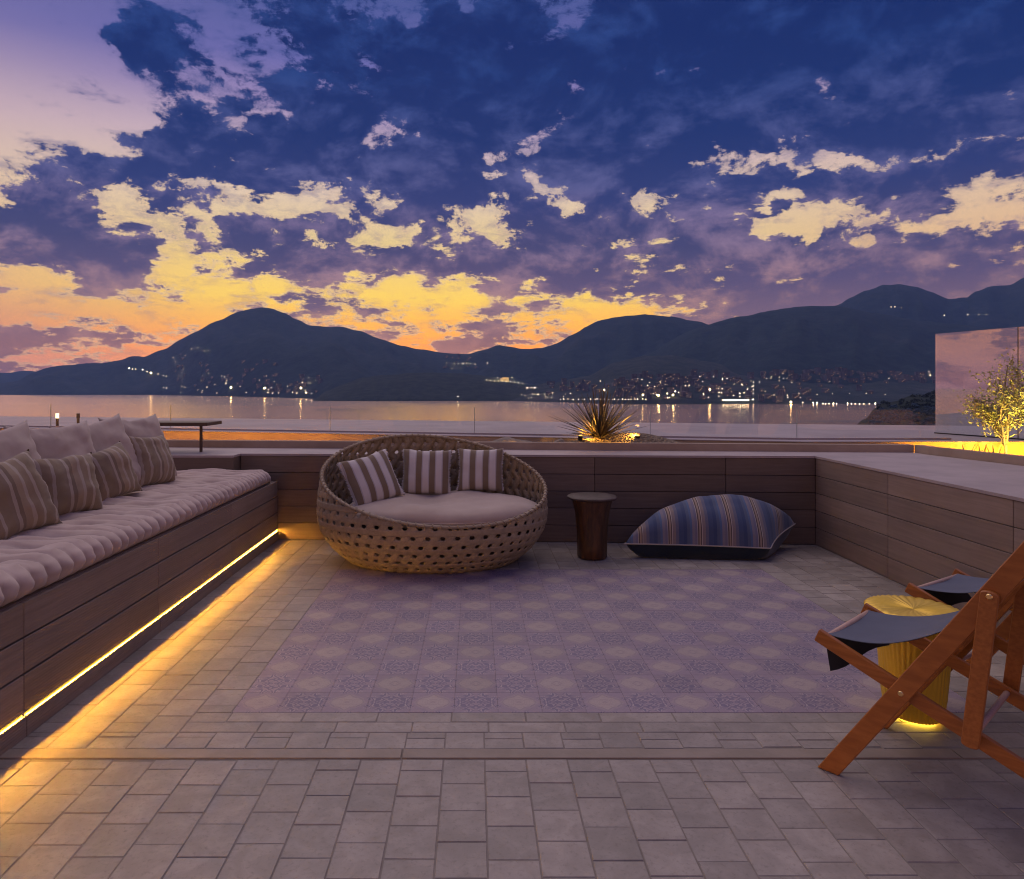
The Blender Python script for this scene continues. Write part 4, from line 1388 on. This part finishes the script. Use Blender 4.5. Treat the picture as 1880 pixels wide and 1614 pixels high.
# olive tree
ot = empty('olive_tree', (5.16, 6.6, .66), 0, 'small olive tree glowing yellow from uplights in the right planter', 'tree')
tips = []
tk = MB(); rg = random.Random(12)
def branch(p, d, L, r, depth):
    pts = [p]; n = 5; q = Vector(p); dd_ = Vector(d)
    for i in range(n):
        dd_ = (dd_ + Vector((rg.uniform(-.16, .16), rg.uniform(-.16, .16), rg.uniform(-.04, .12)))).normalized()
        q = q + dd_ * L / n; pts.append(q.copy())
        if depth >= 2: tips.append((q.copy(), dd_.copy()))
    tk.tube(pts, [r * (1 - .5 * i / n) for i in range(n + 1)], 6)
    if depth < 3:
        for k in range(4 if depth else 6):
            i = rg.randint(2, n); a = rg.uniform(0, 6.28)
            nd = (dd_ * .8 + Vector((math.cos(a), math.sin(a), rg.uniform(-.05, .5))) * .8).normalized()
            branch(pts[i], nd, L * rg.uniform(.5, .7), r * .5, depth + 1)
branch(Vector((0, 0, 0)), Vector((0, 0, 1)), .48, .016, 0)
tk.tube([(0, 0, .25), (.02, 0, .5), (-.01, .01, .8), (.01, 0, 1.0)], [.012, .01, .007, .003], 6)
for i in range(10): tips.append((Vector((rg.uniform(-.05, .05), rg.uniform(-.05, .05), .62 + i * .045)), Vector((0, 0, 1))))
tk.build('trunk', M['bark'], ot, smooth=True)
lv = MB()
for i in range(3600):
    p, d = rg.choice(tips)
    c = p + Vector((rg.gauss(0, .05), rg.gauss(0, .05), rg.gauss(0, .055)))
    a = Vector((rg.gauss(0, 1), rg.gauss(0, 1), rg.gauss(0, .8) + .3)).normalized(); b_ = a.cross(Vector((rg.gauss(0, 1), rg.gauss(0, 1), rg.gauss(0, 1)))).normalized()
    L_, w_ = rg.uniform(.026, .044), rg.uniform(.005, .008)
    if c.z < .30: continue
    lv.quad(c - a * L_ / 2, c + b_ * w_, c + a * L_ / 2, c - b_ * w_)
tag(lv.build('crown', M['olive_leaf'], ot), kind='stuff')

# garden bollard lamps on the slab at the left
M['bollard_glow'] = emat('bollard_glow', (1.0, .75, .45), 2.5)
for k, (x, y, lab) in enumerate(((-5.82, 9.5, 'small glowing bollard lamp left of the other one on the roof slab'), (-5.5, 9.45, 'small unlit bollard lamp on the roof slab beyond the pillows'))):
    u = empty('bollard_lamp', (x, y, .8885), 0, lab, 'bollard lamp')
    mb = MB(); mb.tube([(0, 0, 0), (0, 0, .12)], .018, 10); mb.build('post', M['dark_metal'], u)
    mb = MB(); mb.tube([(0, 0, .121), (0, 0, .19)], .022, 10); mb.build('lamp_head', M['bollard_glow'] if k == 0 else M['dark_metal'], u)

# ------------------------------------------------------------------ rocky point boulders and scrub
rg = random.Random(3)
M['shore_rock'] = land_mat('shore_rock', (.025, .05, .075), (.07, .115, .165), .5)
bmr = MB()
def blob(mb, c, r, sub, seed, sq=.75):
    bm = bmesh.new(); bmesh.ops.create_icosphere(bm, subdivisions=sub, radius=1)
    n = len(mb.v)
    for v in bm.verts:
        f = 1 + .5 * noise.fractal(v.co * 1.6 + Vector((seed, 0, 0)), 1, 2, 3)
        mb.v.append((c[0] + v.co.x * r * f, c[1] + v.co.y * r * f, c[2] + v.co.z * r * f * sq))
    for f in bm.faces: mb.f.append(tuple(n + v.index for v in f.verts))
    bm.free()
for i in range(260):
    px = rg.uniform(1585, 1900); py = rg.uniform(744, 792)
    if py < 738 + max(0, (1650 - px)) * .45: continue
    h = drop(px, py)
    if h is None or h.y > 760: continue
    blob(bmr, h, rg.uniform(1.2, 4.2), 2, i * 1.7)
tag(bmr.build('shore_boulders', M['shore_rock']), kind='stuff', label='jumbled pale boulders along the rocky point')
bmr = MB()
for i in range(420):
    px = rg.uniform(1572, 2100); py = rg.uniform(716, 752) if px < 1900 else rg.uniform(690, 750)
    h = drop(px, py)
    if h is None or h.y > 780: continue
    r = rg.uniform(1.6, 4.0)
    for q in range(26):
        a = Vector((rg.gauss(0, 1), rg.gauss(0, 1), abs(rg.gauss(0, .8)))).normalized() * r * rg.uniform(.5, 1)
        c = Vector(h) + a; u = Vector((rg.gauss(0, 1), rg.gauss(0, 1), rg.gauss(0, 1))).normalized() * .8; w = u.cross(Vector((rg.gauss(0, 1), rg.gauss(0, 1), rg.gauss(0, 1)))).normalized() * .7
        bmr.quad(c - u, c + w, c + u, c - w)
tag(bmr.build('pine_scrub', M['forest_near']), kind='stuff', label='dark pine scrub covering the rocky point')

# ------------------------------------------------------------------ town on the far shore
M['house_wall'] = pmat('pale_house_wall', (.065, .065, .08), (.12, .115, .135), .3, .9, bstr=0, rnd=.3)
M['house_roof'] = pmat('clay_roof', (.05, .045, .05), (.08, .065, .065), .5, .9, bstr=0, rnd=.2)
M['win_warm'] = emat('lit_window', (1.0, .62, .28), 1.2); M['win_warm'].cycles.emission_sampling = 'NONE'
M['win_dark'] = pmat('dark_pane', (.02, .025, .035), (.03, .035, .05), 1, .2, bstr=0, rnd=0)
def house_mesh(w, d, h, flat):
    mb = MB(); mb.box(-w / 2, w / 2, -d / 2, d / 2, -8, h); wall = mb.mesh('house', M['house_wall'])
    mb = MB()
    if flat: mb.box(-w / 2 - .3, w / 2 + .3, -d / 2 - .3, d / 2 + .3, h + .01, h + .7)
    else:
        e = .6; z0 = h + .01; z1 = h + 2.6
        p = [(-w / 2 - e, -d / 2 - e, z0), (w / 2 + e, -d / 2 - e, z0), (w / 2 + e, d / 2 + e, z0), (-w / 2 - e, d / 2 + e, z0), (-w / 4, 0, z1), (w / 4, 0, z1)]
        mb.v = p; mb.f = [(0, 1, 5, 4), (1, 2, 5), (2, 3, 4, 5), (3, 0, 4), (3, 2, 1, 0)]
    roof = mb.mesh('roof', M['house_roof'])
    lit, dark = MB(), MB(); n = max(2, int(w / 3.4))
    for fl_ in range(int(h // 3.1)):
        for i in range(n):
            x = -w / 2 + (i + .5) * w / n; z = 1.0 + fl_ * 3.1
            (lit if rg.random() < .13 else dark).box(x - .7, x + .7, -d / 2 - .12, -d / 2 + .1, z, z + 1.5)
    if not lit.v: lit.box(-.7, .7, -d / 2 - .12, -d / 2 + .1, .9, 2.4)
    return wall, roof, lit.mesh('lit_window', M['win_warm']), dark.mesh('dark_window', M['win_dark'])
HM = [house_mesh(*a) for a in ((12, 10, 7, False), (16, 11, 10, False), (20, 12, 13, True), (13, 11, 16, True), (26, 12, 10, True), (10, 9, 6, False), (15, 12, 19, True))]
def where(px, py):
    if py < 600: return 'high on the right-hand mountain'
    if px < 305: return 'on the low ridge at the far left'
    if px < 400 and py < 698: return 'climbing the slope of the left mountain'
    if px < 600: return 'along the shore below the left mountain'
    if px < 885 and py < 690: return 'on the pass between the two mountains'
    if px < 965: return 'on the dark wooded headland'
    if px < 1150: return 'behind the spiky plant'
    if px < 1290: return 'just right of the spiky plant'
    if px < 1420: return 'in the brightest stretch of the town'
    if px < 1560 and py < 712: return 'on the hillside right of the town'
    if px < 1620: return 'by the shore left of the rocky point'
    return 'above the rocky point'


def house(px, py, k):
    h = drop(px, py)
    if h is None or h.z < SEA + .2 or not 1200 < h.y < 4200: return None
    wl, rf, li, dk = HM[k]
    o = link('town_house', wl, None, h, (0, 0, rg.uniform(-.5, .5)))
    link('roof', rf, o); link('lit_window', li, o); tag(link('dark_window', dk, o), kind='stuff')
    tall = {2: 'flat-roofed block', 3: 'tall block', 4: 'long flat building', 6: 'tower block'}.get(k, 'small pitched-roof house')
    return tag(o, 'distant pale ' + tall + ' ' + where(px, py), 'house', 'distant ' + tall + 's ' + where(px, py))
zones = [((1150, 1400), (690, 734), 80), ((1000, 1180), (702, 730), 36), ((1400, 1560), (682, 700), 42), ((1560, 1730), (684, 704), 34), ((1390, 1600), (700, 738), 22), ((1210, 1300), (690, 720), 18)]
for (xa, xb), (ya, yb), n in zones:
    for i in range(n): house(rg.uniform(xa, xb), rg.uniform(ya, yb), rg.choice((0, 0, 1, 1, 2, 3, 4, 5, 5, 6)))
for (xa, xb), (ya, yb), n in [((320, 400), (650, 712), 16), ((400, 590), (690, 722), 34), ((440, 510), (665, 700), 8), ((815, 880), (652, 676), 12)]:
    for i in range(n): house(rg.uniform(xa, xb), rg.uniform(ya, yb), rg.choice((0, 1, 1, 2, 3, 5)))

M['lamp_white'] = emat('street_lamp_light', (1.0, .80, .45), 40)
M['lamp_warm'] = emat('quay_lamp_light', (1.0, .60, .22), 190)
M['lamp_small'] = emat('small_lamp_light', (1.0, .80, .50), 18); M['lamp_small'].cycles.emission_sampling = 'NONE'
def lamp_mesh(r, hgt, mt):
    bm = bmesh.new(); bmesh.ops.create_icosphere(bm, subdivisions=1, radius=r, matrix=Matrix.Translation((0, 0, hgt)))
    me = bpy.data.meshes.new('street_lamp'); bm.to_mesh(me); bm.free(); me.materials.append(M[mt]); return me
LM = {k: lamp_mesh(*a) for k, a in {'s': (.75, 4, 'lamp_small'), 'm': (1.0, 5, 'lamp_white'), 'b': (1.5, 6, 'lamp_warm'), 't': (.55, 3, 'lamp_small')}.items()}
mb = MB(); mb.tube([(0, 0, -1), (0, 0, 4.9)], .14, 5); POLE = mb.mesh('pole', M['dark_metal'])
def lamp(px, py, k):
    h = drop(px, py + 2)
    if h is None: return
    s = max(.9, h.y / 2100)
    o = link('street_lamp', LM[k], None, h); o.scale = (s, s, s)
    link('pole', POLE, o)
    kind = {'s': 'small pale', 't': 'faint tiny', 'm': 'clear white', 'b': 'bright warm'}[k]
    lab = kind + ' street lamp ' + where(px, py)
    if k == 'b': BR.append(px); lab = 'bright warm quay lamp ' + where(px, py) + QN.get(px, '')
    tag(o, lab, 'street lamp', kind + ' street lamps ' + where(px, py))
BR = []
QN = {424: ', leftmost of three', 486: ', middle of three', 552: ', rightmost of three', 1052: ', left one', 1110: ', right one', 1180: ', leftmost of three', 1209: ', middle of three', 1236: ', rightmost of three', 1303: ', left one', 1339: ', right one'}
for px, py, k in [(237, 677, 'm'), (243, 678, 's'), (249, 678, 's'), (262, 680, 'm'), (270, 683, 's'), (277, 686, 'b'), (290, 687, 's'), (300, 690, 's'), (305, 691, 's'), (318, 657, 's'), (322, 665, 's'), (340, 653, 't'), (352, 641, 's'), (363, 639, 's'),
                  (375, 645, 's'), (383, 643, 't'), (335, 671, 's'), (337, 677, 't'), (328, 690, 't'), (333, 684, 't'), (372, 690, 's'), (383, 686, 's'), (334, 709, 't'), (300, 712, 's'), (306, 713, 's'), (380, 711, 's'), (415, 704, 's'), (424, 713, 'b'), (452, 721, 's'), (486, 714, 'b'),
                  (492, 721, 's'), (500, 722, 's'), (512, 722, 's'), (538, 721, 'm'), (545, 722, 's'), (552, 714, 'b'), (555, 703, 's'), (562, 722, 'm'), (572, 723, 's'), (820, 666, 't'), (834, 667, 't'), (842, 668, 's'), (850, 668, 's'), (857, 667, 's'), (864, 668, 's'), (872, 669, 's'), (830, 676, 't'), (845, 676, 't'), (895, 667, 's'),
                  (841, 729, 'm'), (893, 698, 's'), (900, 699, 's'), (908, 700, 's'), (915, 700, 's'), (922, 700, 's'), (929, 701, 's'), (937, 701, 's'), (945, 702, 's'), (952, 703, 's'), (960, 704, 's'), (913, 694, 's'), (940, 694, 's'), (968, 713, 'm'), (975, 712, 's'), (982, 713, 'm'),
                  (988, 725, 'm'), (1008, 722, 's'), (1015, 722, 's'), (1052, 706, 'b'), (1066, 707, 's'), (1075, 703, 's'), (1102, 700, 's'), (1110, 718, 'b'), (1130, 700, 's'), (1165, 732, 's'), (1180, 727, 'b'), (1209, 728, 'b'), (1236, 727, 'b'), (1240, 720, 'm'), (1215, 698, 'm'), (1222, 700, 's'), (1260, 722, 's'), (1265, 704, 's'),
                  (1285, 692, 's'), (1303, 717, 'b'), (1310, 692, 's'), (1320, 721, 's'), (1325, 722, 's'), (1339, 717, 'b'), (1345, 719, 'm'), (1348, 692, 's'), (1358, 724, 'm'), (1366, 722, 's'), (1372, 724, 's'), (1383, 702, 's'), (1383, 709, 's'), (1383, 716, 's'), (1383, 723, 's'), (1383, 735, 'm'),
                  (1452, 740, 'b'), (1474, 740, 's'), (1493, 741, 'm'), (1500, 741, 'm'), (1511, 742, 's'), (1516, 742, 's'), (1522, 742, 's'), (1530, 742, 'm'), (1536, 742, 's'), (1556, 742, 'm'), (1563, 742, 's'), (1570, 742, 's'), (1578, 742, 's'), (1586, 742, 's'), (1596, 742, 's'), (1607, 742, 'm'),
                  (1636, 564, 's'), (1643, 564, 's'), (1655, 565, 't'), (1734, 580, 'm'), (1777, 578, 's'), (1797, 577, 't'), (1811, 578, 's'), (1705, 682, 's'), (1708, 690, 'm'), (1595, 693, 's'), (1632, 695, 's'), (1467, 722, 't'), (1500, 724, 't'), (1528, 723, 't'), (1560, 722, 't'), (1590, 722, 't'), (1625, 724, 't')]:
    lamp(px, py, k)
for i in range(26): lamp(1030 + i * 6.2 + rg.uniform(-2, 2), 734 + rg.uniform(-1, 0), rg.choice('sst'))
for i in range(14): lamp(1328 + i * 3.5, 736, 'm')
for i in range(16): lamp(990 + rg.uniform(-40, 60), rg.uniform(722, 732), 't')
for i in range(70): lamp(rg.uniform(1160, 1400), rg.uniform(694, 732), rg.choice('stt'))
for i in range(34): lamp(rg.uniform(330, 580), rg.uniform(690, 722), 't')
for i in range(20): lamp(rg.uniform(1400, 1560), rg.uniform(684, 730), 't')
# floodlit building on the headland
h = drop(926, 700)
if h is not None:
    fb = empty('hilltop_building', h, 0, 'golden floodlit arched building on top of the dark headland', 'building')
    M['flood_wall'] = pmat('floodlit_wall', (.40, .34, .24), (.5, .42, .3), .3, .9, bstr=0, rnd=0)
    mb = MB(); mb.box(-15, -6, -6, 6, -6, 10); mb.box(6, 15, -6, 6, -6, 13); mb.box(-5.9, 5.9, -5, 6, 8, 13.5); mb.box(-5.9, 5.9, 0, 6, -6, 7.9)
    mb.build('wall', M['flood_wall'], fb)
    for x in (-12.5, -9, -3.6, 0, 3.6, 9, 12.5):
        for z in (2.0, 6.4) if abs(x) > 5 else (9.4,):
            mb = MB(); y = -6.2 if abs(x) > 5 else -5.2
            mb.box(x - 1.1, x + 1.1, y, y + .15, z, z + 2.2); mb.build('lit_window', M['win_warm'], fb)
    L = bpy.data.lights.new('floodlight', 'SPOT'); L.energy = 26000; L.color = (1, .72, .22); L.spot_size = R(80); L.shadow_soft_size = .5
    o = bpy.data.objects.new('floodlight', L); COL.objects.link(o); o.parent = fb; o.location = (0, -26, 1)
    o.rotation_euler = Vector((0, 26, 5)).to_track_quat('-Z', 'Y').to_euler()
# ------------------------------------------------------------------ air
hz = MB(); hz.box(-8000, 8000, -300, 7600, SEA - 1, 860)
m, nt, b = new_mat('haze_air'); nt.nodes.remove(b)
pvn = nt.nodes.new('ShaderNodeVolumePrincipled'); pvn.inputs['Density'].default_value = HAZE; pvn.inputs['Color'].default_value = (.23, .42, .95, 1); pvn.inputs['Anisotropy'].default_value = .1
nt.links.new(pvn.outputs[0], nt.nodes['Material Output'].inputs['Volume'])
if HAZE: tag(hz.build('haze', m), kind='stuff')
